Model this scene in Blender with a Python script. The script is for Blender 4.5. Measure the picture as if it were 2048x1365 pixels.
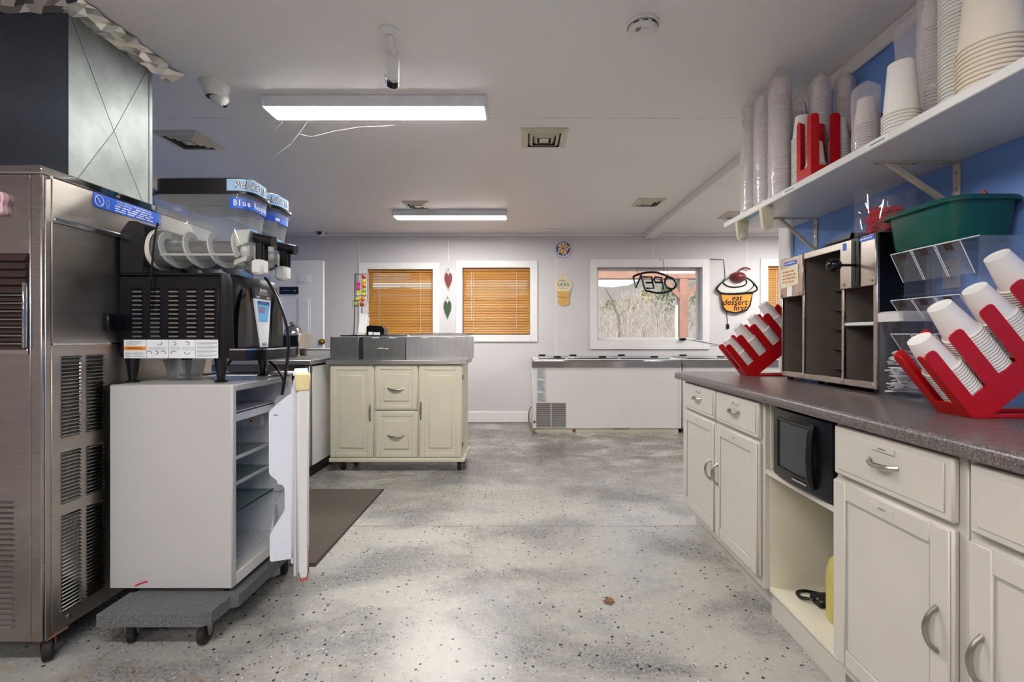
import bpy, bmesh, math, random
from mathutils import Vector, Matrix, noise
random.seed(7)
for o in list(bpy.data.objects): bpy.data.objects.remove(o, do_unlink=True)
SC = bpy.context.scene
COL = SC.collection
R = math.radians
PI = math.pi

# ------------------------------------------------------------------ camera
F, CX, HY, H = 910.0, 1043.0, 672.0, 1.147     # focal length in px, vanishing point, eye height
cam_d = bpy.data.cameras.new('camera'); cam = bpy.data.objects.new('camera', cam_d); COL.objects.link(cam)
cam.location = (0, 0, H); cam.rotation_euler = (R(90), 0, 0)
cam_d.sensor_width = 36.0; cam_d.lens = F / 2048 * 36.0
cam_d.shift_x = -(CX - 1024) / 2048; cam_d.shift_y = -(682.5 - HY) / 2048
cam_d.clip_start = 0.05; cam_d.clip_end = 600
SC.camera = cam
SC.view_settings.view_transform = 'Standard'; SC.view_settings.look = 'None'
SC.view_settings.gamma = 1.0; SC.view_settings.use_curve_mapping = False
SC.view_settings.exposure = 1.13
SC.cycles.max_bounces = 8; SC.cycles.diffuse_bounces = 4; SC.cycles.glossy_bounces = 4; SC.cycles.transmission_bounces = 4
SC.cycles.transparent_max_bounces = 40; SC.cycles.caustics_reflective = False; SC.cycles.caustics_refractive = False; SC.cycles.adaptive_threshold = 0.03; SC.cycles.use_light_tree = False

# ------------------------------------------------------------------ sky and sun
W = bpy.data.worlds.new('sky'); SC.world = W; W.use_nodes = True
wn = W.node_tree; bg = wn.nodes['Background']
sk = wn.nodes.new('ShaderNodeTexSky'); sk.sky_type = 'NISHITA'; sk.sun_disc = False
sk.sun_elevation = R(38); sk.sun_rotation = R(200); sk.air_density = 1.0; sk.dust_density = 1.5
wn.links.new(sk.outputs[0], bg.inputs[0]); bg.inputs[1].default_value = 0.14
sun_d = bpy.data.lights.new('sun', 'SUN'); sun_d.energy = 3.0; sun_d.angle = R(6); sun_d.color = (1, .95, .88)
sun = bpy.data.objects.new('sun', sun_d); COL.objects.link(sun); sun.rotation_euler = (R(52), 0, R(-20))
LAMP = 36.0      # radiance of the ceiling lamps' diffusers

def PX(u, Y): return (u - CX) * Y / F
def PZ(v, Y): return H - (v - HY) * Y / F

# ------------------------------------------------------------------ mesh helpers
class MB:
    def __init__(s): s.v = []; s.f = []
    def add(s, vs, fs):
        b = len(s.v); s.v += [tuple(p) for p in vs]; s.f += [tuple(b + i for i in f) for f in fs]; return s
    def box(s, x0, x1, y0, y1, z0, z1, c=0.0):
        if x0 > x1: x0, x1 = x1, x0
        if y0 > y1: y0, y1 = y1, y0
        if z0 > z1: z0, z1 = z1, z0
        c = min(c, (x1-x0)*.49, (y1-y0)*.49, (z1-z0)*.49)
        if c <= 0:
            vs = [(x, y, z) for x in (x0, x1) for y in (y0, y1) for z in (z0, z1)]
            return s.add(vs, [(0,1,3,2),(4,6,7,5),(0,4,5,1),(2,3,7,6),(0,2,6,4),(1,5,7,3)])
        lo, hi = (x0, y0, z0), (x1, y1, z1); vs = []; idx = {}
        for sx in (0, 1):
            for sy in (0, 1):
                for sz in (0, 1):
                    for a in range(3):
                        p = []
                        for k, t in enumerate((sx, sy, sz)):
                            e = hi[k] if t else lo[k]
                            if k != a: e += -c if t else c
                            p.append(e)
                        idx[(sx, sy, sz, a)] = len(vs); vs.append(p)
        fs = []
        for a in range(3):
            b, d = (a+1) % 3, (a+2) % 3
            for t in (0, 1):
                q = []
                for (i, j) in ((0,0),(1,0),(1,1),(0,1)):
                    k = [0,0,0]; k[a] = t; k[b] = i; k[d] = j; q.append(idx[(*k, a)])
                fs.append(q)
            for i in (0, 1):
                for j in (0, 1):
                    k0 = [0,0,0]; k1 = [0,0,0]; k0[a] = 0; k1[a] = 1
                    for k in (k0, k1): k[b] = i; k[d] = j
                    fs.append((idx[(*k0, b)], idx[(*k1, b)], idx[(*k1, d)], idx[(*k0, d)]))
        for sx in (0, 1):
            for sy in (0, 1):
                for sz in (0, 1): fs.append(tuple(idx[(sx, sy, sz, a)] for a in range(3)))
        return s.add(vs, fs)
    def cyl(s, p0, p1, r0, r1=None, n=16, cap=True):
        p0, p1 = Vector(p0), Vector(p1); r1 = r0 if r1 is None else r1
        d = (p1 - p0).normalized(); a = d.orthogonal().normalized(); b = d.cross(a)
        vs = []
        for p, r in ((p0, r0), (p1, r1)):
            for i in range(n):
                t = 2*PI*i/n; vs.append(p + (a*math.cos(t) + b*math.sin(t))*r)
        fs = [(i, (i+1) % n, n+(i+1) % n, n+i) for i in range(n)]
        if cap: fs += [tuple(range(n))[::-1], tuple(range(n, 2*n))]
        return s.add(vs, fs)
    def tube(s, pts, r, n=8, closed=False, cap=True):
        pts = [Vector(p) for p in pts]; m = len(pts); vs = []; fs = []
        up = None
        for i, p in enumerate(pts):
            if closed: d = pts[(i+1) % m] - pts[i-1]
            else: d = pts[min(i+1, m-1)] - pts[max(i-1, 0)]
            d = d.normalized() if d.length > 1e-9 else Vector((0,0,1))
            if up is None: up = d.orthogonal().normalized()
            up = (up - d*up.dot(d)); up = up.normalized() if up.length > 1e-6 else d.orthogonal().normalized()
            b = d.cross(up); rr = r[i] if isinstance(r, (list, tuple)) else r
            for k in range(n):
                t = 2*PI*k/n; vs.append(p + (up*math.cos(t) + b*math.sin(t))*rr)
        for i in range(m if closed else m-1):
            j = (i+1) % m
            for k in range(n): fs.append((i*n+k, i*n+(k+1) % n, j*n+(k+1) % n, j*n+k))
        if cap and not closed: fs += [tuple(range(n))[::-1], tuple(range((m-1)*n, m*n))]
        return s.add(vs, fs)
    def lathe(s, prof, c=(0,0,0), ax=(0,0,1), n=24, closed=False):
        c = Vector(c); d = Vector(ax).normalized()
        a = Vector((1,0,0)) if abs(d.x) < .9 else Vector((0,1,0))
        a = (a - d*a.dot(d)).normalized(); b = d.cross(a); vs = []; fs = []
        for r, h in prof:
            for i in range(n):
                t = 2*PI*i/n; vs.append(c + d*h + (a*math.cos(t) + b*math.sin(t))*max(r, 1e-5))
        m = len(prof)
        for j in range(m-1):
            for i in range(n): fs.append((j*n+i, j*n+(i+1) % n, (j+1)*n+(i+1) % n, (j+1)*n+i))
        return s.add(vs, fs)
    def prism(s, poly, o, ux, uy, d):
        """closed polygon (a,b) in plane o + a*ux + b*uy, extruded along vector d"""
        o, ux, uy, d = Vector(o), Vector(ux), Vector(uy), Vector(d); n = len(poly)
        vs = [o + ux*a + uy*b for a, b in poly] + [o + ux*a + uy*b + d for a, b in poly]
        fs = [tuple(range(n))[::-1], tuple(range(n, 2*n))] + [(i, (i+1) % n, n+(i+1) % n, n+i) for i in range(n)]
        return s.add(vs, fs)
    def quad(s, a, b, c, d): return s.add([a, b, c, d], [(0,1,2,3)])
    def loft(s, rings, cap0=False, cap1=False, closed=True):
        n = len(rings[0]); vs = [p for r in rings for p in r]; fs = []
        for j in range(len(rings)-1):
            for i in range(n if closed else n-1):
                fs.append((j*n+i, j*n+(i+1) % n, (j+1)*n+(i+1) % n, (j+1)*n+i))
        if cap0: fs.append(tuple(range(n))[::-1])
        if cap1: fs.append(tuple(range((len(rings)-1)*n, len(rings)*n)))
        return s.add(vs, fs)
    def text(s, txt, o, ux, uy, size, align='CENTER', shear=0.0, sx=1.0, thick=0.0, extr=0.0):
        cu = bpy.data.curves.new('lettering', 'FONT'); cu.body = txt; cu.size = 1.0
        cu.align_x = align; cu.align_y = 'CENTER'; cu.shear = shear; cu.offset = thick; cu.resolution_u = 3
        ob = bpy.data.objects.new('lettering', cu); me = bpy.data.meshes.new_from_object(ob)
        o, ux, uy = Vector(o), Vector(ux).normalized(), Vector(uy).normalized()
        s.add([o + ux*(v.co.x*size*sx) + uy*(v.co.y*size) for v in me.vertices], [tuple(p.vertices) for p in me.polygons])
        bpy.data.objects.remove(ob); bpy.data.meshes.remove(me); bpy.data.curves.remove(cu)
        return s
    def mesh(s, name, mat, ang=38, norm=True):
        me = bpy.data.meshes.new(name); me.from_pydata(s.v, [], s.f)
        if norm:
            bm = bmesh.new(); bm.from_mesh(me); bmesh.ops.recalc_face_normals(bm, faces=bm.faces[:]); bm.to_mesh(me); bm.free()
        me.polygons.foreach_set('use_smooth', [ang > 0]*len(me.polygons))
        if ang > 0: me.set_sharp_from_angle(angle=R(ang))
        me.materials.append(mat); me.update()
        return me
    def build(s, name, mat, parent=None, ang=38, norm=True, label=None):
        """mesh given in world coordinates, linked as one object under parent"""
        off = wloc(parent)
        if off.length > 0: s.v = [(x-off.x, y-off.y, z-off.z) for x, y, z in s.v]
        o = bpy.data.objects.new(name, s.mesh(name, mat, ang, norm)); COL.objects.link(o)
        if parent: o.parent = parent
        if label: o['label'] = label
        return o
def wloc(o):
    v = Vector((0,0,0))
    while o is not None: v = v + o.location; o = o.parent
    return v
def tag(o, label, cat, group=None, kind=None):
    o['label'] = label; o['category'] = cat
    if group: o['group'] = group
    if kind: o['kind'] = kind
    return o
def thing(name, label, cat, loc, group=None):
    o = bpy.data.objects.new(name, None); COL.objects.link(o); o.location = loc; o.empty_display_size = .05
    return tag(o, label, cat, group)
def struct(o): o['kind'] = 'structure'; return o
def inst(name, me, parent, loc, rot=None, mtx=None):
    """another object on shared mesh data; loc is in world coordinates"""
    o = bpy.data.objects.new(name, me); COL.objects.link(o)
    l = Vector(loc) - wloc(parent)
    if mtx is not None: o.rotation_euler = mtx.to_euler()
    if rot: o.rotation_euler = rot
    o.location = l
    if parent: o.parent = parent
    return o

# ------------------------------------------------------------------ materials
def S(c):
    """sRGB 0-255 to linear"""
    f = lambda x: (x/255/12.92) if x/255 <= .04045 else ((x/255+.055)/1.055)**2.4
    return tuple(f(x) for x in c)
class NT:
    def __init__(s, name):
        s.m = bpy.data.materials.new(name); s.m.use_nodes = True; s.t = s.m.node_tree
        s.b = s.t.nodes['Principled BSDF']; s.out = s.t.nodes['Material Output']; s._c = None
    def n(s, typ, ins=None, **pr):
        nd = s.t.nodes.new(typ)
        for k, v in pr.items(): setattr(nd, k, v)
        for k, v in (ins or {}).items():
            if isinstance(v, bpy.types.NodeSocket): s.t.links.new(v, nd.inputs[k])
            else: nd.inputs[k].default_value = v
        return nd
    def co(s, scale=(1,1,1), loc=(0,0,0)):
        if s._c is None:
            s._c = s.n('ShaderNodeNewGeometry').outputs['Position']
        return s.n('ShaderNodeMapping', {'Vector': s._c, 'Scale': scale, 'Location': loc}).outputs[0]
    def noise(s, sc, vec=None, det=4, rough=.55, dist=0):
        return s.n('ShaderNodeTexNoise', {'Vector': vec or s.co(), 'Scale': sc, 'Detail': det, 'Roughness': rough, 'Distortion': dist}).outputs['Fac']
    def ramp(s, fac, stops):
        nd = s.n('ShaderNodeValToRGB', {'Fac': fac}); e = nd.color_ramp.elements
        while len(e) < len(stops): e.new(.5)
        for el, (p, c) in zip(e, stops):
            el.position = p; el.color = (c, c, c, 1) if isinstance(c, (int, float)) else (*c, 1)
        return nd.outputs[0]
    def mix(s, fac, a, b, mode='MIX'):
        nd = s.n('ShaderNodeMix', data_type='RGBA', blend_type=mode)
        for k, v in ((0, fac), (6, a), (7, b)):
            if isinstance(v, bpy.types.NodeSocket): s.t.links.new(v, nd.inputs[k])
            elif k == 0: nd.inputs[0].default_value = v
            else: nd.inputs[k].default_value = (*v, 1) if len(v) == 3 else v
        return nd.outputs[2]
    def math(s, op, a, b=0.0):
        nd = s.n('ShaderNodeMath', operation=op)
        for k, v in ((0, a), (1, b)):
            if isinstance(v, bpy.types.NodeSocket): s.t.links.new(v, nd.inputs[k])
            else: nd.inputs[k].default_value = v
        return nd.outputs[0]
    def set(s, k, v):
        i = s.b.inputs[k]
        if isinstance(v, bpy.types.NodeSocket): s.t.links.new(v, i)
        elif isinstance(v, tuple) and len(v) == 3: i.default_value = (*v, 1)
        else: i.default_value = v
        return s
    def bump(s, h, st=.3, d=.002):
        s.t.links.new(s.n('ShaderNodeBump', {'Height': h, 'Strength': st, 'Distance': d}).outputs[0], s.b.inputs['Normal']); return s
M = {}
def strokes(mb, o, ux, uy, w, h, lines, seed=1):
    """print too small to read in the photograph: rows of short dashes on a label"""
    rs = random.Random(seed); o, ux, uy = Vector(o), Vector(ux), Vector(uy)
    for k in range(lines):
        y = h*(.5-(k+.5)/lines); t_ = h/lines*.22; x = -w/2
        while x < w/2-.1*w:
            L = min(rs.uniform(.1, .26)*w, w/2-x)
            mb.add([o+ux*x+uy*(y-t_), o+ux*(x+L)+uy*(y-t_), o+ux*(x+L)+uy*(y+t_), o+ux*x+uy*(y+t_)], [(0,1,2,3)]); x += L+.05*w
    return mb
def plain(name, rgb, rough=.5, metal=0.0, var=.06, vs=9.0, bump=0.0, spec=.5, coat=0.0, bs=120):
    t = NT(name); c = S(rgb)
    lo = tuple(x*(1-var) for x in c); hi = tuple(min(1, x*(1+var)) for x in c)
    n = t.noise(vs)
    t.set('Base Color', t.ramp(n, [(.3, lo), (.7, hi)])).set('Roughness', rough).set('Metallic', metal)
    t.set('Specular IOR Level', spec)
    if coat: t.set('Coat Weight', coat)
    if bump: t.bump(t.noise(bs), bump)
    M[name] = t.m; return t.m
def steel(name, rgb, rough, stretch=(2, 2, 160), dirt=.15, sc=1.0, bump=.04):
    t = NT(name); c = S(rgb)
    g = t.noise(sc, t.co(stretch), 3)
    d = t.noise(3.5, det=5)
    col = t.mix(t.ramp(g, [(.3, 0.0), (.7, 1.0)]), tuple(x*.88 for x in c), c)
    col = t.mix(t.ramp(d, [(.42, 0.0), (.75, dirt)]), col, tuple(x*.45 for x in c))
    t.set('Base Color', col).set('Metallic', 1.0)
    t.set('Roughness', t.ramp(d, [(.3, rough*.85), (.8, min(1, rough*1.5))]))
    t.bump(g, bump, .001); M[name] = t.m; return t.m
def clear(name, rgb, opacity, gloss_rough=.04, rimmed=.5, veil=None):
    """thin clear plastic or glass: see-through, with a Fresnel sheen and a faint milky veil"""
    t = NT(name); t.t.nodes.remove(t.b)
    tr = t.n('ShaderNodeBsdfTransparent', {'Color': (*S(rgb), 1)})
    df = t.n('ShaderNodeBsdfDiffuse', {'Color': (*S(veil or (235, 238, 240)), 1)})
    gl = t.n('ShaderNodeBsdfGlossy', {'Color': (1, 1, 1, 1), 'Roughness': gloss_rough})
    fr = t.n('ShaderNodeLayerWeight', {'Blend': rimmed}).outputs['Facing']
    op = t.ramp(fr, [(0.0, opacity), (.75, opacity*1.6), (1.0, min(1, opacity*4+.06))])
    m1 = t.n('ShaderNodeMixShader', {0: op, 1: tr.outputs[0], 2: df.outputs[0]})
    fz = t.ramp(t.n('ShaderNodeLayerWeight', {'Blend': .5}).outputs['Facing'], [(0.0, .035), (.6, .06), (.85, .2), (1.0, .75)])
    m2 = t.n('ShaderNodeMixShader', {0: fz, 1: m1.outputs[0], 2: gl.outputs[0]})
    t.t.links.new(m2.outputs[0], t.out.inputs[0]); M[name] = t.m; return t.m

plain('wall_white', (214, 210, 212), .55, var=.02, vs=3, bump=.05)
plain('trim_white', (240, 238, 236), .4, var=.02, vs=5)
plain('wall_brown', (140, 122, 116), .5, var=.08)
plain('wall_grey', (178, 168, 164), .5, var=.05)
plain('fridge_white', (190, 188, 185), .3, var=.015, vs=4)
plain('wall_blue', (112, 154, 222), .55, var=.04, vs=2, bump=.06)
plain('door_white', (232, 228, 224), .4, var=.02)
plain('enamel', (220, 219, 216), .28, var=.02, vs=4)
plain('liner', (222, 224, 232), .35, var=.01)
plain('cab_white', (196, 190, 182), .38, var=.03, vs=5)
plain('cab_inside', (222, 216, 196), .5, var=.05, vs=6)
plain('cream', (208, 202, 180), .42, var=.03, vs=5)
plain('black', (13, 13, 17), .3, var=.1, spec=.35)
plain('black_gloss', (12, 12, 15), .12, var=.1)
plain('black_matte', (22, 22, 23), .6, var=.15)
plain('navy_black', (9, 10, 16), .3, var=.1, spec=.3)
plain('dark_grey', (58, 58, 62), .45)
plain('rubber', (30, 29, 30), .7, var=.3, vs=30)
plain('rust', (120, 88, 62), .8, var=.4, vs=60, bump=.4)
plain('brown_slat', (52, 36, 34), .5)
plain('pink', (226, 186, 190), .4)
plain('brass', (190, 150, 60), .2, 1.0)
plain('nickel', (170, 165, 155), .28, 1.0)
plain('chrome', (215, 215, 215), .08, 1.0)
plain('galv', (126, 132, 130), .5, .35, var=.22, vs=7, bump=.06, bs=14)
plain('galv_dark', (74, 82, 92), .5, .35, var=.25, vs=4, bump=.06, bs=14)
plain('foil', (216, 214, 208), .26, 1.0, var=.06, vs=40)
plain('groove_shade', (168, 163, 155), .6)  # shadow tone for the panel edges of the cabinet doors
plain('cup_white', (240, 237, 231), .5, var=.015)
plain('cup_foam', (238, 233, 231), .6, var=.02)
plain('cup_cream', (240, 230, 212), .5, var=.02)
plain('red', (196, 8, 16), .35, var=.05)
plain('red_clear', (238, 24, 44), .2, var=.1)
plain('green', (12, 84, 74), .3, var=.15, vs=6, bump=.05)
plain('grille', (208, 200, 180), .45)
plain('lamp_white', (240, 241, 244), .35)
plain('cam_white', (232, 230, 224), .35)
plain('blind', (196, 138, 58), .45, var=.06, vs=4)
plain('cord_white', (226, 220, 204), .6)
plain('orange', (244, 142, 30), .5)
plain('blue_label', (22, 96, 214), .4)
plain('sky_label', (108, 182, 232), .4)
plain('band_blue', (166, 208, 238), .35)
plain('label_white', (232, 234, 236), .5)
plain('label_grey', (196, 198, 202), .5)
plain('ink', (40, 42, 46), .6)
plain('ink_grey', (120, 124, 132), .6)
plain('ink_blue', (36, 58, 110), .6)
plain('ink_red', (206, 40, 50), .5)
plain('paper', (238, 226, 196), .7)
plain('paper_white', (244, 243, 240), .7)
plain('tape', (232, 214, 158), .45, var=.08, vs=30)
plain('wax_red', (112, 34, 40), .35)
plain('icing', (216, 212, 204), .5, var=.06, vs=30)
plain('cake_orange', (232, 152, 56), .5, var=.08, vs=20)
plain('heart_red', (122, 48, 52), .6, var=.4, vs=45)
plain('heart_green', (58, 84, 56), .6, var=.3, vs=40)
plain('plate', (196, 204, 226), .3)
plain('wafer', (196, 120, 62), .5)
plain('sign_cream', (226, 216, 184), .5)
plain('sign_tan', (214, 172, 92), .5, var=.12, vs=30)
plain('cedar', (156, 116, 98), .7, var=.15, vs=6)
plain('post_sunlit', (238, 236, 230), .5)  # sunlight on the post's left side, put into the colour
plain('juice', (182, 172, 92), .3)
plain('spoon_white', (238, 238, 242), .25)
plain('leaf_brown', (120, 84, 52), .7)
plain('web', (235, 235, 235), .6)
plain('bark', (98, 88, 82), .9, var=.2)
plain('bark_pale', (150, 140, 130), .9, var=.2)
plain('ever', (92, 104, 62), .9, var=.4, vs=3)
plain('olive', (140, 130, 78), .9, var=.35, vs=3)
plain('towel_cream', (220, 214, 188), .4)
steel('steel', (176, 168, 164), .24)
steel('steel_side', (190, 182, 172), .36, (2, 2, 160), .2)
steel('steel_dark', (120, 118, 118), .3, (120, 120, 2))
steel('steel_flat', (190, 188, 186), .11, (120, 2, 120), .1)
steel('steel_box', (204, 204, 206), .34, (90, 90, 3), .15)
steel('steel_top', (196, 194, 190), .4, (120, 2, 120), .1)
steel('steel_old', (150, 151, 150), .42, (40, 40, 6), .5)
steel('steel_disp', (196, 186, 176), .24, (2, 120, 120), .12)
clear('glass', (250, 252, 252), .0)
clear('hopper', (238, 242, 244), .11)
clear('acrylic', (254, 254, 255), .02)
clear('jar', (253, 253, 254), .015)
clear('bag', (253, 250, 251), .24, .10, .4, (246, 241, 242))
t_ = M['bag'].node_tree; geo = t_.nodes.new('ShaderNodeNewGeometry'); mp = t_.nodes.new('ShaderNodeMapping'); mp.inputs['Scale'].default_value = (1, 1, .6); nz_ = t_.nodes.new('ShaderNodeTexNoise'); nz_.inputs['Scale'].default_value = 30; nz_.inputs['Detail'].default_value = 2; nz_.inputs['Distortion'].default_value = 1.2
bp = t_.nodes.new('ShaderNodeBump'); bp.inputs['Strength'].default_value = .5; bp.inputs['Distance'].default_value = .006
t_.links.new(geo.outputs['Position'], mp.inputs['Vector']); t_.links.new(mp.outputs[0], nz_.inputs['Vector']); t_.links.new(nz_.outputs['Fac'], bp.inputs['Height'])
for n_ in t_.nodes:
    if n_.type in ('BSDF_GLOSSY', 'BSDF_DIFFUSE', 'LAYER_WEIGHT'): t_.links.new(bp.outputs[0], n_.inputs['Normal'])
clear('shelf_glass', (206, 222, 220), .08)
t = NT('lamp_lens'); t.set('Base Color', (.9, .9, .9)); t.set('Emission Color', (1.0, .975, .94)); t.set('Emission Strength', LAMP); M['lamp_lens'] = t.m

# painted, speckled concrete floor
t = NT('floor_paint'); base = S((166, 164, 157))
n1 = t.noise(1.1, t.co((1, 1.6, 1)), 6, .62, .4); n2 = t.noise(2.3, t.co((1, 1.5, 1), (5, 3, 0)), 6, .6, .3); n3 = t.noise(85, det=4, rough=.7)
n4 = t.noise(.9, t.co((1, 1, 1), (11, 7, 0)), 5, .6)
col = t.mix(t.ramp(n4, [(.4, 0.0), (.7, .6)]), base, S((174, 169, 160)))
gr = t.math('MULTIPLY', t.ramp(n1, [(.47, 0.0), (.60, .82)]), t.ramp(n3, [(.38, .3), (.58, 1.0)]))
col = t.mix(gr, col, S((88, 88, 91)))
bl = t.math('MULTIPLY', t.ramp(n2, [(.56, 0.0), (.67, .65)]), t.ramp(n3, [(.38, .3), (.6, 1.0)]))
col = t.mix(bl, col, S((130, 135, 146)))
# grime gathered towards the freezers
sep = t.n('ShaderNodeSeparateXYZ', {0: t.co()})
far = t.n('ShaderNodeMapRange', {0: sep.outputs[1], 1: 2.9, 2: 4.3, 3: 0.0, 4: 1.0}).outputs[0]
n5 = t.noise(2.6, t.co((1, 1.9, 1), (2, 9, 0)), 7, .68, .6)
col = t.mix(t.math('MULTIPLY', far, t.ramp(n5, [(.38, 0.0), (.56, .95)])), col, S((104, 98, 92)))
# flakes
def flakes(scale, thr, seed, colr, col, dens):
    v = t.n('ShaderNodeTexVoronoi', {'Vector': t.co((1, 1, 0), seed), 'Scale': scale, 'Randomness': 1.0})
    rnd = t.n('ShaderNodeSeparateColor', {0: v.outputs['Color']})
    a = t.math('LESS_THAN', v.outputs['Distance'], thr)
    b = t.math('LESS_THAN', rnd.outputs[0], dens)
    return t.mix(t.math('MULTIPLY', a, b), col, colr), t.math('MULTIPLY', a, b)
col, _ = flakes(30, .17, (1, 2, 0), S((40, 41, 47)), col, .42)
col, _ = flakes(62, .20, (4, 2, 0), S((52, 54, 62)), col, t.ramp(n1, [(.4, .14), (.7, .75)]))
col, _ = flakes(48, .14, (7, 5, 0), S((226, 226, 222)), col, .14)
col, _ = flakes(30, .11, (3, 8, 0), S((70, 90, 150)), col, .06)
# the long crack
ln = t.math('ABSOLUTE', t.math('SUBTRACT', sep.outputs[1], t.math('ADD', 2.70, t.math('MULTIPLY', t.noise(4.0, t.co((1, 0, 0)), 6, .7), .08))))
ck = t.math('MULTIPLY', t.math('LESS_THAN', ln, .0035), t.ramp(t.noise(7.0, t.co((1, 0, 0), (3, 0, 0))), [(.35, .25), (.5, .9)]))
col = t.mix(ck, col, S((92, 84, 78)))
# tan stains by the ice machine
dx = t.n('ShaderNodeMapRange', {0: sep.outputs[1], 1: 1.50, 2: 1.64, 3: 1.0, 4: 0.0}).outputs[0]
dl = t.n('ShaderNodeMapRange', {0: sep.outputs[0], 1: -1.0, 2: -.5, 3: 1.0, 4: 0.0}).outputs[0]
col = t.mix(t.math('MULTIPLY', t.math('MULTIPLY', dx, dl), t.ramp(t.noise(11, det=5), [(.54, 0.0), (.62, .55)])), col, S((150, 118, 72)))
t.set('Base Color', col).set('Roughness', t.ramp(t.noise(40, det=4), [(.3, .22), (.7, .30)])).set('Specular IOR Level', .42)
t.bump(t.noise(90, det=4), .4, .0015); M['floor_paint'] = t.m

t = NT('ceiling_paint'); sep = t.n('ShaderNodeSeparateXYZ', {0: t.co()})
c0 = t.mix(t.ramp(t.noise(.6, det=3), [(.35, 0.0), (.65, 1.0)]), S((244, 241, 236)), S((240, 234, 232)))
ln = t.math('ABSOLUTE', t.math('SUBTRACT', sep.outputs[1], t.math('ADD', 2.80, t.math('MULTIPLY', t.noise(1.6, t.co((1, 0, 0)), 3), .05))))
ck = t.math('MULTIPLY', t.math('LESS_THAN', ln, .003), t.ramp(t.noise(3.5, t.co((1, 0, 0), (3, 0, 0))), [(.45, .1), (.6, .7)]))
c0 = t.mix(ck, c0, S((120, 112, 104)))
t.set('Base Color', c0).set('Roughness', .5); t.bump(t.noise(.35, t.co((1, 14, 1))), .12, .01); M['ceiling_paint'] = t.m

t = NT('laminate'); v = t.n('ShaderNodeTexVoronoi', {'Vector': t.co(), 'Scale': 330.0})
rnd = t.n('ShaderNodeSeparateColor', {0: v.outputs['Color']})
c0 = t.ramp(rnd.outputs[0], [(.1, S((76, 68, 67))), (.5, S((98, 88, 86))), (.95, S((132, 122, 119)))])
t.set('Base Color', c0).set('Roughness', .28); t.bump(rnd.outputs[1], .08, .0006); M['laminate'] = t.m

t = NT('mat_fibre'); n = t.noise(420, det=2); rb = t.n('ShaderNodeTexWave', {'Vector': t.co(), 'Scale': 22.0, 'Distortion': .6}, bands_direction='Y').outputs['Fac']
c0 = t.mix(t.ramp(n, [(.35, 0.0), (.65, 1.0)]), S((52, 47, 43)), S((120, 108, 96)))
t.set('Base Color', c0).set('Roughness', .95); t.bump(t.math('ADD', n, rb), .9, .004); M['mat_fibre'] = t.m
t = NT('dolly_carpet'); n = t.noise(520, det=2)
t.set('Base Color', t.mix(t.ramp(n, [(.35, 0.0), (.68, 1.0)]), S((54, 56, 62)), S((140, 140, 140)))).set('Roughness', .95); t.bump(n, .8, .003); M['dolly_carpet'] = t.m
t = NT('hill'); n = t.noise(.10, det=8, rough=.7); n2 = t.noise(.9, det=6, rough=.75)
c0 = t.mix(t.ramp(n, [(.42, 0.0), (.6, 1.0)]), S((150, 140, 136)), S((132, 128, 100)))
c0 = t.mix(t.ramp(n2, [(.4, 0.0), (.65, .55)]), c0, S((96, 94, 94)))
t.set('Base Color', c0).set('Roughness', 1.0); t.bump(n2, 1.0, .6); M['hill'] = t.m
t = NT('grass'); n = t.noise(1.5, det=6, rough=.7)
t.set('Base Color', t.mix(n, S((176, 164, 138)), S((206, 196, 172)))).set('Roughness', 1.0); M['grass'] = t.m
t = NT('brush'); n = t.noise(1.6, det=5, rough=.7)
t.set('Base Color', t.ramp(n, [(.28, S((80, 78, 78))), (.44, S((128, 121, 117))), (.56, S((172, 161, 155))), (.70, S((116, 116, 84)))])).set('Roughness', .95); M['brush'] = t.m
# ================================================================== the room
C = 2.50; YB = 6.02; XL = -3.2; XR = 1.62; YP = 2.81
def bx(u): return PX(u, YB)
def bz(v): return PZ(v, YB)
struct(MB().box(XL-.1, 5.3, -2.7, YB+.15, -.12, 0).build('floor', M['floor_paint'], ang=0))
struct(MB().box(XL-.1, 5.3, -2.7, YB+.15, C, C+.12).build('ceiling', M['ceiling_paint'], ang=0))
struct(MB().box(XL-.1, XL, 2.3, YB, 0, C).build('wall_left', M['wall_blue'], ang=0))
struct(MB().box(XL-.1, XL, -2.6, 2.3, 0, C).build('wall_left_near', M['wall_grey'], ang=0))
struct(MB().box(XR, XR+.12, -2.6, YP, 0, C).build('wall_right', M['wall_blue'], ang=0))
struct(MB().box(XL, 5.2, -2.7, -2.6, 0, C).build('wall_front', M['wall_brown'], ang=0))
struct(MB().box(5.2, 5.3, -2.6, YB, 0, C).build('wall_far_right', M['wall_white'], ang=0))
struct(MB().box(XR+.12, 5.2, -.1, 0, 0, C).build('wall_side', M['wall_white'], ang=0))
OPEN = [(bx(735), bx(866), bz(670), bz(539)), (bx(925), bx(1060), bz(670), bz(536)),
        (bx(1194), bx(1404), bz(681), bz(535)), (bx(1535), bx(1660), bz(681), bz(533))]
wb = MB(); x = XL
for (a, b, z0, z1) in OPEN:
    wb.box(x, a, YB, YB+.15, 0, C); wb.box(a, b, YB, YB+.15, 0, z0); wb.box(a, b, YB, YB+.15, z1, C); x = b
wb.box(x, 5.2, YB, YB+.15, 0, C)
wall_back = struct(wb.build('wall_back', M['wall_white'], ang=0))
for u, z0, z1 in ((718, 2.12, C), (1113, .1, C), (1494, .1, C), (897, 2.12, C), (1305, 2.17, C)):
    MB().box(bx(u)-.004, bx(u)+.004, YB-.003, YB, z0, z1-.04).build('panel_joint', M['trim_white'], wall_back)
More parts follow.
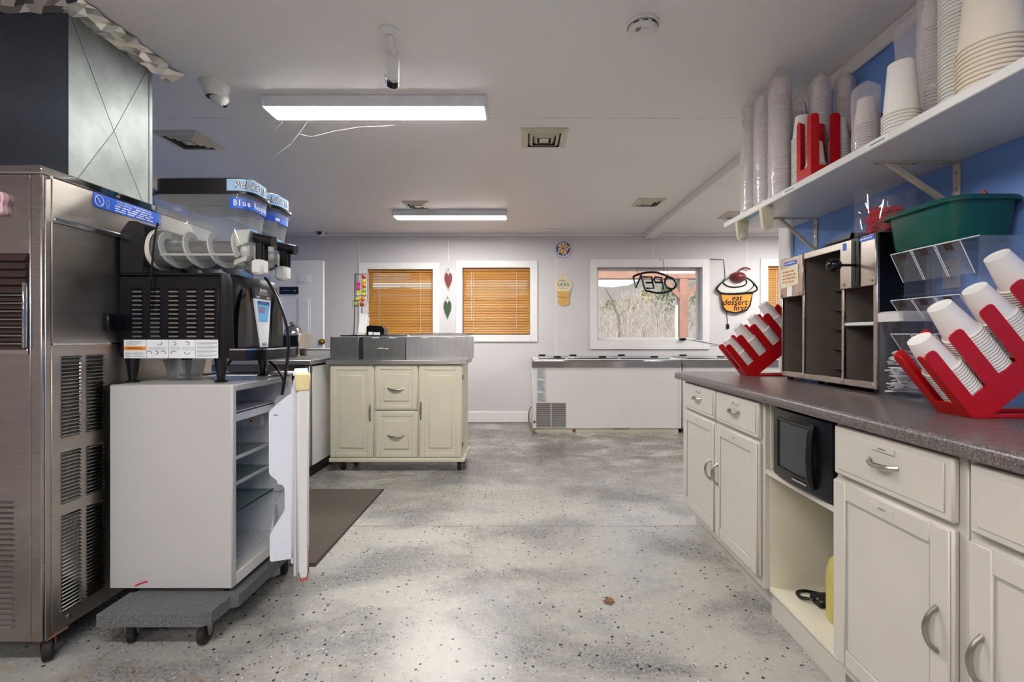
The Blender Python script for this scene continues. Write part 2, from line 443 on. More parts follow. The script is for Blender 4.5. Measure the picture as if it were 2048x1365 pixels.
# trims
def trim(i, mb, m='trim_white'): return struct(mb.build('trim_%d' % i, M[m]))
trim(1, MB().box(XL, 5.2, YB-.022, YB, C-.035, C, .006))
trim(2, MB().box(XR-.018, XR, -2.6, YP+.02, C-.075, C, .006))
trim(3, MB().box(XR-.02, XR+.14, YP, YP+.025, 0, C-.06, .004).box(XR-.02, XR, YP-.10, YP, 0, C-.075, .004))
trim(4, MB().box(XR+.0, XR+.16, YP+.025, YB-.022, C-.07, C, .006), 'ceiling_paint')
trim(5, MB().box(XL, XL+.02, -2.6, YB, C-.075, C, .006))
struct(MB().box(XL, .1, YB-.018, YB, 0, .145, .006).box(3.7, 5.2, YB-.018, YB, 0, .145, .006).build('baseboard_back', M['trim_white']))
struct(MB().box(XL, XL+.018, -2.6, YB-.02, 0, .145, .006).build('baseboard_left', M['trim_white']))

# windows: casing boards, sash frame, pane
CAS = [(718, 879, 685, 526), (912, 1075, 684, 522), (1180, 1418, 699, 519), (1520, 1676, 699, 519)]
for i, ((a, b, z0, z1), (u0, u1, v1, v0)) in enumerate(zip(OPEN, CAS)):
    w = thing('window_%d' % (i+1), 'w', 'window', ((a+b)/2, YB, z0)); del w['label'], w['category']; struct(w)
    X0, X1, Z0, Z1 = bx(u0), bx(u1), bz(v1), bz(v0)
    for nm, q in (('side_casing', (X0, a, Z0, Z1)), ('side_casing', (b, X1, Z0, Z1)), ('head_casing', (a, b, z1, Z1)), ('sill_casing', (a, b, Z0, z0))):
        MB().box(q[0], q[1], YB-.02, YB+.001, q[2], q[3], .003).build(nm, M['trim_white'], w)
    f = .035
    fr = MB()
    for q in ((a, a+f, z0, z1), (b-f, b, z0, z1), (a+f, b-f, z0, z0+f), (a+f, b-f, z1-f, z1)):
        fr.box(q[0]+.001, q[1]-.001, YB+.09, YB+.13, q[2]+.001, q[3]-.001, .004)
    fr.build('sash_frame', M['trim_white'], w)
    MB().box(a+f*.8, b-f*.8, YB+.108, YB+.112, z0+f*.8, z1-f*.8).build('pane', M['glass'], w, ang=0)

def blind(i, label, lift=0.0, wand=None, sag=()):
    a, b, z0, z1 = OPEN[i]; a += .006; b -= .006; wd = b-a; xc = (a+b)/2
    t = thing('venetian_blind', label, 'blind', (xc, YB+.05, z0), 'orange slatted blinds on the back wall windows')
    MB().box(a, b, YB+.03, YB+.07, z1-.035, z1-.002, .004).build('head_rail', M['blind'], t)
    MB().box(a, b, YB+.035, YB+.06, z0+.012, z0+.03, .004).build('bottom_rail', M['blind'], t)
    sl = MB(); prof = []
    for k in range(5):
        q = (k/4-.5)*.026; prof.append((q, .0025*(1-(k/2-1)**2)))
    rings = []
    for xx in (-wd/2, wd/2):
        rings.append([(xx, q*math.cos(R(54)) - h*math.sin(R(54)), q*math.sin(R(54)) + h*math.cos(R(54))) for q, h in prof] +
                     [(xx, q*math.cos(R(54)) - (h-.0008)*math.sin(R(54)), q*math.sin(R(54)) + (h-.0008)*math.cos(R(54))) for q, h in prof[::-1]])
    sl.loft(rings, True, True)
    me = sl.mesh('slat', M['blind'])
    n = 38; top = z1-.045; bot = z0+.04
    for k in range(n):
        z = top - (top-bot)*k/(n-1); rot = (random.uniform(-.05, .05), 0, 0)
        if k in sag: rot = (random.uniform(-.30, -.2), random.uniform(-.006, .006), 0)
        inst('slat', me, t, (xc, YB+.048, z), rot)
    for fx in (.16, .80): MB().tube([(a+wd*fx, YB+.034, z0+.03), (a+wd*fx, YB+.034, z1-.03)], .0022, 5).build('ladder_cord', M['cord_white'], t)
    if wand: MB().cyl((a+wd*wand, YB+.022, z1-.04), (a+wd*wand, YB+.022, z1-.66*(z1-z0)-.1), .004, n=8).build('tilt_wand', M['cord_white'], t)
blind(0, 'orange venetian blind with light leaking between slats, beside the wire candy rack', sag=(7, 8, 9, 14))
blind(1, 'orange venetian blind with tilt wand in the window between the hearts and cone sign', wand=.13)
blind(3, 'orange venetian blind partly hidden behind the steel cup dispenser')

# white six-panel door standing open in front of the back wall
d = thing('door_1', 'd', 'door', (-2.78, 5.40, 0)); del d['label'], d['category']; struct(d)
dx0, dx1 = -3.19, PX(648, 5.42)
MB().box(dx0, dx1, 5.40, 5.44, .012, 2.04, .003).build('door_leaf', M['door_white'], d)
for cxp in (551, 607.5):
    for v0, v1 in ((551, 569), (595, 694), (714, 812)):
        q = PX(cxp, 5.4); z0, z1 = PZ(v1, 5.4), PZ(v0, 5.4); hw = .08 if cxp > 580 else .08
        p = MB().box(q-hw, q+hw, 5.396, 5.40, z0, z1, .0035).build('door_panel', M['door_white'], d)
        MB().box(q-hw+.02, q+hw-.02, 5.391, 5.396, z0+.02, z1-.02, .005).build('raised_field', M['door_white'], p)
kx, kz = PX(641, 5.35), PZ(684, 5.35)
MB().lathe([(.0, 0), (.034, 0), (.034, .006), (.012, .01), (.012, .03), (.026, .036), (.03, .05), (.022, .062), (0, .066)], (kx, 5.40, kz), (0, -1, 0), 20).build('door_knob', M['brass'], d)
pl = MB().box(PX(559, 5.39), PX(597, 5.39), 5.384, 5.3955, PZ(589, 5.39), PZ(574, 5.39), .004).build('black_plate', M['black_gloss'], d)
MB().box(PX(563, 5.38), PX(580, 5.38), 5.3828, 5.384, PZ(582, 5.38), PZ(580.5, 5.38)).lathe([(0, 0), (.012, 0), (.012, .003), (0, .003)], (PX(589, 5.38), 5.384, PZ(581.5, 5.38)), (0, -1, 0), 12).build('plate_marks', M['ink_grey'], pl)

# ================================================================== outdoors
g = struct(MB().box(-60, 90, YB+.16, 140, -.45, -.3).build('ground', M['grass'], ang=0))
deck = struct(MB().box(-4, 8, YB+.151, 8.5, -.3, -.02).build('porch_floor', M['cedar'], ang=0))
YO = 8.2
pf = thing('porch_timbers', 'reddish brown timber porch beam, post and braces outside the window', 'porch', (PX(1365, YO), YO, -.02))
MB().box(-2, 7, YO-.07, YO+.07, PZ(559, YO), PZ(538.5, YO), .008).build('beam', M['cedar'], pf)
MB().box(PX(1358, YO), PX(1373, YO), YO-.07, YO+.07, -.02, PZ(559, YO), .008).build('post', M['cedar'], pf)
xp0, xp1 = PX(1358, YO), PX(1373, YO); zt = PZ(559, YO)
MB().prism([(xp0, zt-.36), (xp0, zt-.24), (xp0-.24, zt), (xp0-.36, zt)], (0, YO-.04, 0), (1,0,0), (0,0,1), (0,.08,0)).build('brace', M['cedar'], pf)
MB().prism([(xp1, zt-.36), (xp1, zt-.24), (xp1+.24, zt), (xp1+.36, zt)], (0, YO-.04, 0), (1,0,0), (0,0,1), (0,.08,0)).build('brace', M['cedar'], pf)
tag(MB().box(PX(1351.5, 8.38), PX(1357, 8.38), 8.34, 8.42, -.02, 2.62, .004).build('post_lit_side', M['post_sunlit']), 'slim white strip added as the sunlit left side of the brown porch post', 'post')  # separate white strip stands in for the sunlit side of the brown post
# hillside
rings = []
for j in range(36):
    Y = 40 + j*2.6; row = []
    for i in range(60):
        X = -40 + i*2.4; k = max(0, min(1, (Y-42)/78)); s = k*k*(3-2*k)
        ridge = 14.2 + 2.6*math.sin(X*.055-1.1) + 1.2*math.sin(X*.21)
        row.append((X, Y, -.6 + s*ridge + 1.1*noise.noise((X*.12, Y*.12, 3))*k*2))
    rings.append(row)
struct(MB().loft(rings, closed=False).build('hillside', M['hill'], norm=False))
# bare brush: nobody could count the twigs
tw = MB(); random.seed(3)
def twig(p, d, L, r):
    a = d.orthogonal().normalized(); b = d.cross(a); e = p + d*L
    vs = [p+a*r, p-(a*.5-b*.87)*r, p-(a*.5+b*.87)*r, e]
    tw.add(vs, [(0,1,3), (1,2,3), (2,0,3)])
for k in range(2600):
    Y = random.uniform(15, 62); X = random.uniform(.04, .52)*Y
    z0 = -.35 if Y < 42 else -.6 + ((Y-42)/78)**2*30*.6
    hgt = random.uniform(1.0, 2.4) if Y < 24 else random.uniform(1.5, 5.0)
    lean = Vector((random.uniform(-.25, .25), random.uniform(-.2, .2), 1)).normalized()
    p = Vector((X, Y, z0)); twig(p, lean, hgt, .018*Y/25)
    for b in range(7):
        q = p + lean*hgt*random.uniform(.2, .85)
        dd = (lean + Vector((random.uniform(-.9, .9), random.uniform(-.9, .9), random.uniform(-.1, .5)))).normalized()
        twig(q, dd, hgt*random.uniform(.2, .5), .010*Y/25)
o = tw.build('brush', M['brush'], ang=0, norm=False); tag(o, 'bare grey brown brush covering the slope beyond the porch', 'brush', kind='stuff')
tr = thing('leaning_tree', 'dead grey tree trunk leaning left in the brush outside the window', 'tree', (PX(1240, 18), 18, -.3))
MB().tube([(PX(1240, 18), 18, -.3), (PX(1238, 18), 18, PZ(640, 18)), (PX(1228, 18), 18, PZ(612, 18)), (PX(1221, 18), 18, PZ(595, 18)), (PX(1211, 18), 18, PZ(577, 18))], [.06, .05, .04, .035, .02], 7).build('trunk', M['bark'], tr)
MB().tube([(PX(1228, 18), 18, PZ(612, 18)), (PX(1216, 18), 18.2, PZ(603, 18))], [.03, .01], 5).build('branch', M['bark'], tr)
tr = thing('pale_tree', 'pale bare forked tree in the middle of the brush', 'tree', (PX(1255, 22), 22, -.3))
for pts in (((1255, 690), (1257, 640), (1263, 600), (1268, 570)), ((1257, 640), (1248, 605), (1244, 580)), ((1262, 650), (1276, 618), (1284, 585)), ((1259, 628), (1270, 600), (1275, 578))):
    MB().tube([(PX(u, 22), 22, PZ(v, 22)) for u, v in pts], [.03, .024, .017, .008][:len(pts)], 6).build('limb', M['bark_pale'], tr)
random.seed(11)
for k, (u, Y, hh, rr, m, lab) in enumerate(((1222, 46, 4.6, 2.2, 'ever', 'dark green evergreen at the left of the window view'), (1290, 52, 6.2, 2.6, 'olive', 'olive yellow tree on the slope below the open sign'),
        (1336, 48, 6.4, 2.6, 'ever', 'green tree on the slope left of the brown porch post'), (1395, 44, 6.0, 2.4, 'olive', 'olive tree on the slope right of the brown porch post'), (1252, 60, 6.0, 2.4, 'olive', 'small yellowish tree on the slope beside the leaning trunk'))):
    x0 = PX(u, Y); t = thing('hillside_tree', lab, 'tree', (x0, Y, -.3), 'green trees on the slope')
    MB().cyl((x0, Y, -.6), (x0, Y, hh*.6), .12, .06, 7).build('trunk', M['bark'], t)
    cr = MB()
    for q in range(420):
        a = random.uniform(0, 2*PI); zz = random.uniform(.25, 1); rad = rr*math.sin(PI*min(1, zz*.85+.1))*random.uniform(.5, 1)
        c = Vector((x0+rad*math.cos(a), Y+rad*math.sin(a), hh*zz)); s = random.uniform(.12, .3)
        e1 = Vector((random.uniform(-1, 1), random.uniform(-1, 1), random.uniform(-1, 1))).normalized()*s; e2 = e1.orthogonal().normalized()*s
        cr.add([c-e1, c+e2, c+e1, c-e2], [(0,1,2,3)])
    cr.build('foliage', M[m], t, ang=0, norm=False)
# ================================================================== ceiling things
def lamp(xc, y0, L, label):
    y1 = y0+.16; t = thing('ceiling_lamp', label, 'lamp', (xc, (y0+y1)/2, C), 'white strip lamps on the ceiling')
    x0, x1 = xc-L/2, xc+L/2
    MB().box(x0+.018, x1-.018, y0, y1, C-.066, C-.001, .003).build('housing', M['lamp_white'], t)
    for a, b in ((x0, x0+.02), (x1-.02, x1)): MB().box(a, b, y0-.003, y1+.003, C-.070, C-.001, .006).build('end_cap', M['lamp_white'], t)
    MB().box(x0+.021, x1-.021, y0+.004, y1-.004, C-.0678, C-.0661).build('diffuser', M['lamp_lens'], t, ang=0)
lamp(-.83, 2.55, 1.27, 'long glowing strip lamp nearest the camera, under the bullet camera')
lamp(-.77, 4.88, 1.24, 'glowing strip lamp farther back beside the small ceiling vent')
lamp(-.8, .05, 1.27, 'glowing strip lamp above and behind the camera')
lamp(-2.2, -1.95, 1.27, 'unseen strip lamp added as fill light at the rear left of the room')  # unseen lamp added to brighten the near end and the ceiling
lamp(.55, -1.6, 1.27, 'unseen strip lamp added as fill light at the rear right of the room')  # another unseen lamp put in for more light around the camera
lamp(3.4, 3.0, 1.27, 'nearer unseen fill lamp added in the side room past the partition')  # added out of view to help light the beam and right end
lamp(3.4, 4.9, 1.27, 'farther unseen fill lamp added in the side room past the partition')  # unseen lamp put in to brighten the right of the back wall

def vent(xc, yc, sz, label, rz=0):
    t = thing('ceiling_vent', label, 'vent', (xc, yc, C), 'square ceiling vents'); h = sz/2
    MB().box(xc-h+.03, xc+h-.03, yc-h+.03, yc+h-.03, C-.004, C-.001).build('dark_throat', M['black_matte'], t)
    fr = MB()
    def ring(mb, o, i, zo, zi):
        P0 = [(xc-o, yc-o, zo), (xc+o, yc-o, zo), (xc+o, yc+o, zo), (xc-o, yc+o, zo)]; P1 = [(xc-i, yc-i, zi), (xc+i, yc-i, zi), (xc+i, yc+i, zi), (xc-i, yc+i, zi)]
        P2 = [(a, b, c+.003) for a, b, c in P1]; P3 = [(a, b, c+.003) for a, b, c in P0]
        mb.loft([P0, P1, P2, P3, P0])
    ring(fr, h, h-.045, C-.004, C-.018); fr.build('frame', M['grille'], t, ang=20)
    k = h-.055
    while k > .045:
        m = MB(); ring(m, k, k-.022, C-.006, C-.022); m.build('louver', M['grille'], t, ang=20); k -= .032
    MB().box(xc-.032, xc+.032, yc-.032, yc+.032, C-.02, C-.016, .001).build('centre_plate', M['grille'], t)
vent(.154, 3.11, .31, 'square cream ceiling vent near the middle, right of the near lamp')
vent(-2.30, 3.15, .31, 'cream ceiling vent next to the metal duct, above the slush machine')
vent(-1.07, 4.70, .27, 'small ceiling vent touching the farther lamp')
vent(1.286, 4.61, .29, 'ceiling vent beside the ceiling beam, in front of the large window')
vent(2.40, 5.10, .30, 'ceiling vent half hidden above the shelf end, past the beam')
tag(MB().box(.2, .74, 5.74, 5.84, C-.012, C-.0005, .003).build('cover_strip', M['trim_white']), 'narrow flat cover strip on ceiling near the back wall', 'cover plate')

t = thing('smoke_detector', 'round white smoke detector on the ceiling', 'smoke detector', (.525, 1.973, C))
cx, cy = .525, 1.973
MB().lathe([(0, 0), (.07, 0), (.07, .012), (.066, .016)], (cx, cy, C-.001), (0, 0, -1), 32).build('base_ring', M['cam_white'], t)
MB().lathe([(.062, .016), (.064, .03), (.056, .042), (.03, .047), (0, .047)], (cx, cy, C-.001), (0, 0, -1), 32).build('cover', M['cam_white'], t)
MB().lathe([(.0615, .0165), (.0615, .0225)], (cx, cy, C-.0002), (0, 0, -1), 32).build('dark_gap', M['black_matte'], t)
MB().lathe([(0, .0475), (.013, .0475), (.013, .0505), (0, .0505)], (cx+.006, cy-.03, C), (0, 0, -1), 18).build('test_button', M['cam_white'], t)
sl = MB()
for k in range(3): sl.box(cx-.036+k*.007, cx-.033+k*.007, cy-.045, cy-.02, C-.0475, C-.045)
sl.build('sounder_slots', M['black_matte'], t)
sl = MB()
for a in (60, 95, 130, -60, -100):
    rr = .0645; p = [(cx+rr*math.cos(R(a+q)), cy-rr*math.sin(R(a+q)), C-.024) for q in range(-11, 12, 4)]; sl.tube(p, .0022, 5)
sl.build('vent_slit', M['black_matte'], t)

t = thing('bullet_camera', 'white bullet security camera hanging from ceiling in front of the near lamp', 'camera', (-.585, 2.02, C))
bxx = -.585
MB().lathe([(0, 0), (.046, 0), (.046, .006), (.03, .012), (.02, .02), (0, .02)], (bxx, 2.02, C-.001), (0, 0, -1), 24).build('mount_plate', M['cam_white'], t)
MB().tube([(bxx, 2.02, C-.02), (bxx, 2.03, C-.04), (bxx, 2.05, C-.055), (bxx, 2.08, C-.062)], [.013, .012, .014, .014], 12).build('swivel_arm', M['cam_white'], t)
p0 = Vector((bxx, 2.075, C-.063)); dd = Vector((-.30*math.cos(R(22)), .95*math.cos(R(22)), -math.sin(R(22))))
MB().lathe([(0, 0), (.024, .0), (.031, .012), (.033, .03), (.033, .125), (0, .125)], p0, dd, 24).build('barrel', M['cam_white'], t)
MB().lathe([(.034, .125), (.034, .162), (.030, .166), (0, .16)], p0, dd, 24).build('lens_hood', M['black_gloss'], t)
MB().lathe([(.0345, .118), (.0355, .122), (.0345, .127)], p0, dd, 24).build('chrome_band', M['chrome'], t)

t = thing('dome_camera', 'white dome security camera on the ceiling left of the near lamp', 'camera', (-1.64, 2.44, C))
MB().lathe([(0, 0), (.068, 0), (.066, .02), (.056, .06), (.045, .075)], (-1.64, 2.44, C-.001), (0, 0, -1), 28).build('shell', M['cam_white'], t)
MB().lathe([(.047, .066), (.042, .085), (.026, .1), (0, .106)], (-1.635, 2.445, C-.001), (.1, .15, -1), 24).build('eyeball', M['cam_white'], t)
MB().lathe([(0, 0), (.016, 0), (.016, .004), (0, .004)], (-1.622, 2.49, C-.088), (.2, 1, -.3), 14).build('lens', M['black_gloss'], t)

t = thing('turret_camera', 'small white turret camera with black lens high on the back wall', 'camera', (bx(640), 5.95, C-.03))
cx, cy, cz = PX(641, 5.95), 5.955, PZ(466, 5.95)
MB().lathe([(0, 0), (.06, 0), (.058, .03), (.05, .05)], (cx, cy, C-.002), (0, 0, -1), 24).build('shell', M['cam_white'], t)
MB().lathe([(.05*math.sin(PI*k/10), -.05*math.cos(PI*k/10)) for k in range(11)], (cx, cy-.01, cz+.0), (0, 0, 1), 24).build('eyeball', M['cam_white'], t)
MB().lathe([(0, 0), (.03, 0), (.026, .008), (0, .008)], (cx+.006, cy-.056, cz-.008), (.1, -1, -.2), 18).build('lens', M['black_gloss'], t)

t = thing('cobweb', 'thin cobweb thread hanging from the near strip lamp', 'cobweb', (-1.2, 2.74, C-.08))
wz = lambda u, v, Y: (PX(u, Y), Y, PZ(v, Y))
MB().tube([wz(615, 243, 2.72), wz(598, 268, 2.74), wz(580, 290, 2.76), wz(550, 312, 2.78)], .00014, 4).tube([wz(598, 268, 2.74), wz(622, 274, 2.74), wz(670, 262, 2.74), wz(720, 254, 2.73), wz(790, 251, 2.72)], .00014, 4).tube([wz(566, 244, 2.72), wz(550, 262, 2.75)], .00012, 4).build('threads', M['web'], t)

# ================================================================== on the back wall
def heart(u, v0, v1, label, m, bottom_pat):
    Y = YB-.012; xc = PX(u, Y); zt, zb = PZ(v0, Y), PZ(v1, Y); hh = zt-zb; w = hh*.41; pts = []
    for k in range(40):
        a = 2*PI*k/40; sx = math.sin(a)**3
        yy = (13*math.cos(a)-5*math.cos(2*a)-2*math.cos(3*a)-math.cos(4*a))
        pts.append((sx*w/2*1.0, (yy+17)/29*hh if yy > -17 else 0))
    t = thing('wooden_heart', label, 'heart', (xc, YB, zb), 'wooden hearts between the windows')
    MB().prism(pts, (xc, Y-.008, zb), (1,0,0), (0,0,1), (0, .018, 0)).build('heart_board', M[m], t)
    MB().tube([(xc-w*.32, Y-.004, zt-.004), (xc-w*.2, Y-.004, zt+.03), (xc, Y-.004, zt+.05), (xc+w*.2, Y-.004, zt+.03), (xc+w*.32, Y-.004, zt-.004)], .0018, 5).build('hanging_wire', M['nickel'], t)
    MB().cyl((xc, YB, zt+.05), (xc, YB-.02, zt+.05), .005, n=8).build('nail', M['black'], t)
    if bottom_pat:
        m2 = MB()
        for k in range(22):
            q = random.uniform(.0, .3); rr = w*.5*q/.5
            px, pz = xc+random.uniform(-rr, rr), zb+hh*q; m2.box(px-.004, px+.004, Y-.0095, Y-.008, pz-.003, pz+.003)
        m2.build('speckled_tip', M['sign_cream'], t)
heart(896.5, 546, 582, 'dark red wooden heart hanging above the green one', 'heart_red', True)
heart(895, 602, 639, 'green wooden heart hanging below the red one', 'heart_green', False)

t = thing('round_plaque', 'round plaque with a pinwheel of ice cream cones above the cone sign', 'wall decoration', (bx(1126), YB, bz(498)))
px_, pz_ = bx(1126), bz(498)
MB().lathe([(0, 0), (.118, 0), (.124, .012), (.116, .022), (.098, .018), (0, .018)], (px_, YB, pz_), (0, -1, 0), 36).build('rim', M['plate'], t)
MB().lathe([(0, .0185), (.094, .0185), (.092, .02), (0, .02)], (px_, YB, pz_), (0, -1, 0), 36).build('face', M['ink_blue'], t)
cone = MB(); cone.prism([(-.004, .012), (.004, .012), (.015, .066), (-.015, .066)], (0, 0, 0), (1,0,0), (0,0,1), (0, -.003, 0)); me_c = cone.mesh('cone', M['wafer'])
cone = MB(); cone.prism([(-.004, .012), (.004, .012), (.015, .066), (-.015, .066)], (0, 0, 0), (1,0,0), (0,0,1), (0, -.003, 0)); me_c2 = cone.mesh('cone', M['sign_cream'])
sc_m = [M['plate'], M['pink'], M['heart_green'], M['sign_cream'], M['blue_label'], M['ink_red']]
for k in range(14):
    a = 2*PI*k/14; inst('cone', me_c if k % 2 else me_c2, t, (px_, YB-.0202, pz_), (0, a, 0))
    MB().lathe([(0, 0), (.015, 0), (.012, .004), (0, .005)], (px_+.076*math.sin(a), YB-.02, pz_+.076*math.cos(a)), (0, -1, 0), 10).build('scoop', sc_m[k % 6], t)

t = thing('cone_sign', 'cream and tan ice cream cone sign reading LICKS', 'sign', (bx(1125), YB, bz(612)))
def sp(zx, zy): return ((1080+zx/9.1-1125)/151.16, (612-(470+zy/9.1))/151.16)
cone_o = (bx(1125), YB-.014, bz(612))
out = [sp(*p) for p in ((380,745),(385,715),(420,697),(455,715),(462,745),(500,775),(545,810),(560,860),(592,895),(590,940),(560,985),(545,1020),(545,1080),(530,1115),(310,1115),(302,1020),(275,980),(245,930),(250,890),(285,860),(300,810),(340,775))]
MB().prism(out[::-1], cone_o, (1,0,0), (0,0,1), (0, .013, 0)).build('ice_cream_top', M['sign_cream'], t)
MB().prism([sp(*p) for p in ((305,1030),(545,1030),(540,1085),(525,1120),(425,1150),(330,1120),(310,1085))], (cone_o[0], cone_o[1]-.003, cone_o[2]), (1,0,0), (0,0,1), (0, .004, 0)).build('cone_rim', M['sign_tan'], t)
MB().prism([sp(*p) for p in ((328,1125),(425,1155),(530,1125),(528,1250),(490,1280),(425,1295),(365,1280),(330,1250))], cone_o, (1,0,0), (0,0,1), (0, .012, 0)).build('cone_body', M['sign_tan'], t)
a, b = sp(420, 910); MB().text('LICKS', (cone_o[0]+a, cone_o[1]-.001, cone_o[2]+b), (1,0,0), (0,0,1), .062, sx=.95, thick=.01).build('lettering', M['ink_blue'], t)
a, b = sp(412, 838); strokes(MB(), (cone_o[0]+a, cone_o[1]-.001, cone_o[2]+b), (1,0,0), (0,0,1), .10, .026, 2).build('small_print', M['ink'], t)
a, b = sp(425, 972); strokes(MB(), (cone_o[0]+a, cone_o[1]-.001, cone_o[2]+b), (1,0,0), (0,0,1), .14, .02, 1, 4).build('small_print', M['wafer'], t)
a, b = sp(420, 735); MB().cyl((cone_o[0]+a, YB, cone_o[2]+b), (cone_o[0]+a, YB-.02, cone_o[2]+b), .006, n=8).build('nail', M['black'], t)

# neon OPEN sign seen from behind, letters reversed
YS = 5.93
t = thing('open_sign', 'unlit black OPEN sign hanging in the window, seen mirrored from behind', 'sign', (PX(1308, YS), YS, PZ(567, YS)))
def op(zx, zy, dy=0): return (PX(1180+zx/7.18, YS), YS+dy, PZ(510+zy/7.18, YS))
def smooth(pts, n=5):
    out = []; P = [pts[0]]+list(pts)+[pts[-1]]
    for i in range(1, len(P)-2):
        for k in range(n):
            u = k/n; q = []
            for a in range(len(P[0])):
                p0, p1, p2, p3 = P[i-1][a], P[i][a], P[i+1][a], P[i+2][a]
                q.append(.5*((2*p1)+(-p0+p2)*u+(2*p0-5*p1+4*p2-p3)*u*u+(-p0+3*p1-3*p2+p3)*u**3))
            out.append(tuple(q))
    out.append(tuple(pts[-1])); return out
MB().tube([op(*p) for p in smooth(((620,312),(700,280),(790,258),(880,250),(970,258),(1060,285),(1130,318)))], .0135, 8).build('oval_arc', M['black'], t)
MB().tube([op(*p) for p in smooth(((740,290),(790,495),(850,525),(950,545),(1050,545),(1150,515),(1212,475)))], .0135, 8).build('oval_arc', M['black'], t)
MB().tube([op(*p) for p in smooth(((1130,318),(1200,352),(1233,410),(1228,455),(1190,488),(1140,482),(1095,445),(1078,390),(1090,340),(1130,318)))], .0145, 8).build('letter_o', M['black'], t)
MB().tube([op(*p) for p in ((1060,490),(1025,325),(935,320),(915,352),(940,396),(1048,400))], .0135, 8).build('letter_p', M['black'], t)
MB().tube([op(*p) for p in ((760,320),(885,320),(915,480),(790,480))], .0135, 8).tube([op(800,400), op(902,400)], .0125, 8).build('letter_e', M['black'], t)
MB().tube([op(*p) for p in ((620,312),(655,475),(738,290))], .0145, 8).build('letter_n', M['black'], t)
MB().tube([op(1112,310), op(1112,190)], .003, 5).tube([op(675,285), op(675,190)], .003, 5).build('hanging_wire', M['ink'], t)
MB().tube([op(1060,260), op(1062,180), op(1075,62, .06), op(1010, 60, .06)], .0035, 5).build('cord', M['ink'], t)

# cupcake sign
YC = YB-.03
t = thing('cupcake_sign', 'cupcake shaped sign with a cherry, lettered eat dessert first', 'sign', (PX(1472, YC), YB, PZ(627, YC)))
def cc(zx, zy, dy=0): return (PX(1400+zx/5.056, YC), YC+dy, PZ(500+zy/5.056, YC))
def cp(pts): return [(PX(1400+a/5.056, YC), PZ(500+b/5.056, YC)) for a, b in pts]
O = (0, YC, 0); EX, EZ = (1,0,0), (0,0,1)
wrap = ((210,445),(530,440),(505,560),(470,610),(360,640),(270,622),(238,590))
MB().prism(cp(wrap), O, EX, EZ, (0, .02, 0)).build('cake_wrapper', M['cake_orange'], t)
ice1 = smooth(((165,400),(200,350),(280,290),(380,262),(480,290),(545,345),(575,395),(540,425),(440,442),(330,446),(215,438),(165,400)))
MB().prism(cp(ice1[:-1]), (0, YC-.005, 0), EX, EZ, (0, .02, 0)).build('icing', M['icing'], t)
MB().tube([cc(a, b, -.008) for a, b in ice1[:-1]], .011, 8, closed=True).build('icing_outline', M['black'], t)
MB().tube([cc(a, b, -.002) for a, b in wrap], .011, 8, closed=True).build('wrapper_outline', M['black'], t)
MB().tube([cc(a, b, -.01) for a, b in smooth(((240,300),(232,335),(280,370),(360,378),(440,362),(470,330),(455,300)))], .009, 8).tube([cc(a, b, -.01) for a, b in smooth(((530,330),(535,370),(470,425),(360,440)))], .008, 8).build('icing_swirl', M['black'], t)
MB().lathe([(.105*math.sin(PI*k/10), -.07*math.cos(PI*k/10)) for k in range(11)], cc(378, 278, -.005), (0, 0, 1), 20).build('cherry', M['wax_red'], t)
o = t.children[-1]; 
for v in o.data.vertices: v.co.y = (v.co.y - (YC-.005-YB))*.3 + (YC-.005-YB)
MB().tube([cc(a, b, -.01) for a, b in smooth(((385,225),(410,195),(460,182),(505,200)))], .010, 8).build('cherry_stem', M['wax_red'], t)
MB().tube([cc(a, b, -.045) for a, b in smooth(((318,280),(322,262),(338,250)))], .004, 6).build('highlight', M['icing'], t)
for s_, u_, v_, z_ in (('eat', 370, 488, .105), ('dessert', 352, 532, .105), ('first', 402, 588, .105)):
    MB().text(s_, cc(u_, v_, -.0015), EX, EZ, z_, shear=.2, sx=1.05, thick=.015).build('lettering', M['black'], t)
t2 = thing('sign_cord', 'thin black cord running from window casing down past the cupcake sign', 'cord', (PX(1448, YB), YB, 1.2))
def wl(u, v, dy=-.006): return (PX(u, YB), YB+dy, PZ(v, YB))
MB().tube([wl(1418, 519, -.024), wl(1447, 520), wl(1449, 540), wl(1450, 560), wl(1453, 626), wl(1455, 650)], .004, 6).build('wire', M['ink'], t2)
MB().box(PX(1452, YB), PX(1457.5, YB), YB-.02, YB-.001, PZ(658, YB), PZ(649, YB), .004).build('plug', M['black'], t2)
t2 = thing('sill_adapter', 'small black adapter with a cord on the large window sill', 'adapter', (PX(1365, 6.0), 6.0, PZ(684, 6.0)))
MB().box(PX(1359, 6.0), PX(1371, 6.0), YB-.055, YB+.02, PZ(681, YB)-.0, PZ(681, YB)+.03, .006).build('case', M['black'], t2)
MB().tube([(PX(1371, 6.0), YB-.01, PZ(681, YB)+.012), wl(1392, 682, -.025), wl(1418, 687, -.025), wl(1440, 691, -.006)], .003, 6).build('wire', M['ink'], t2)
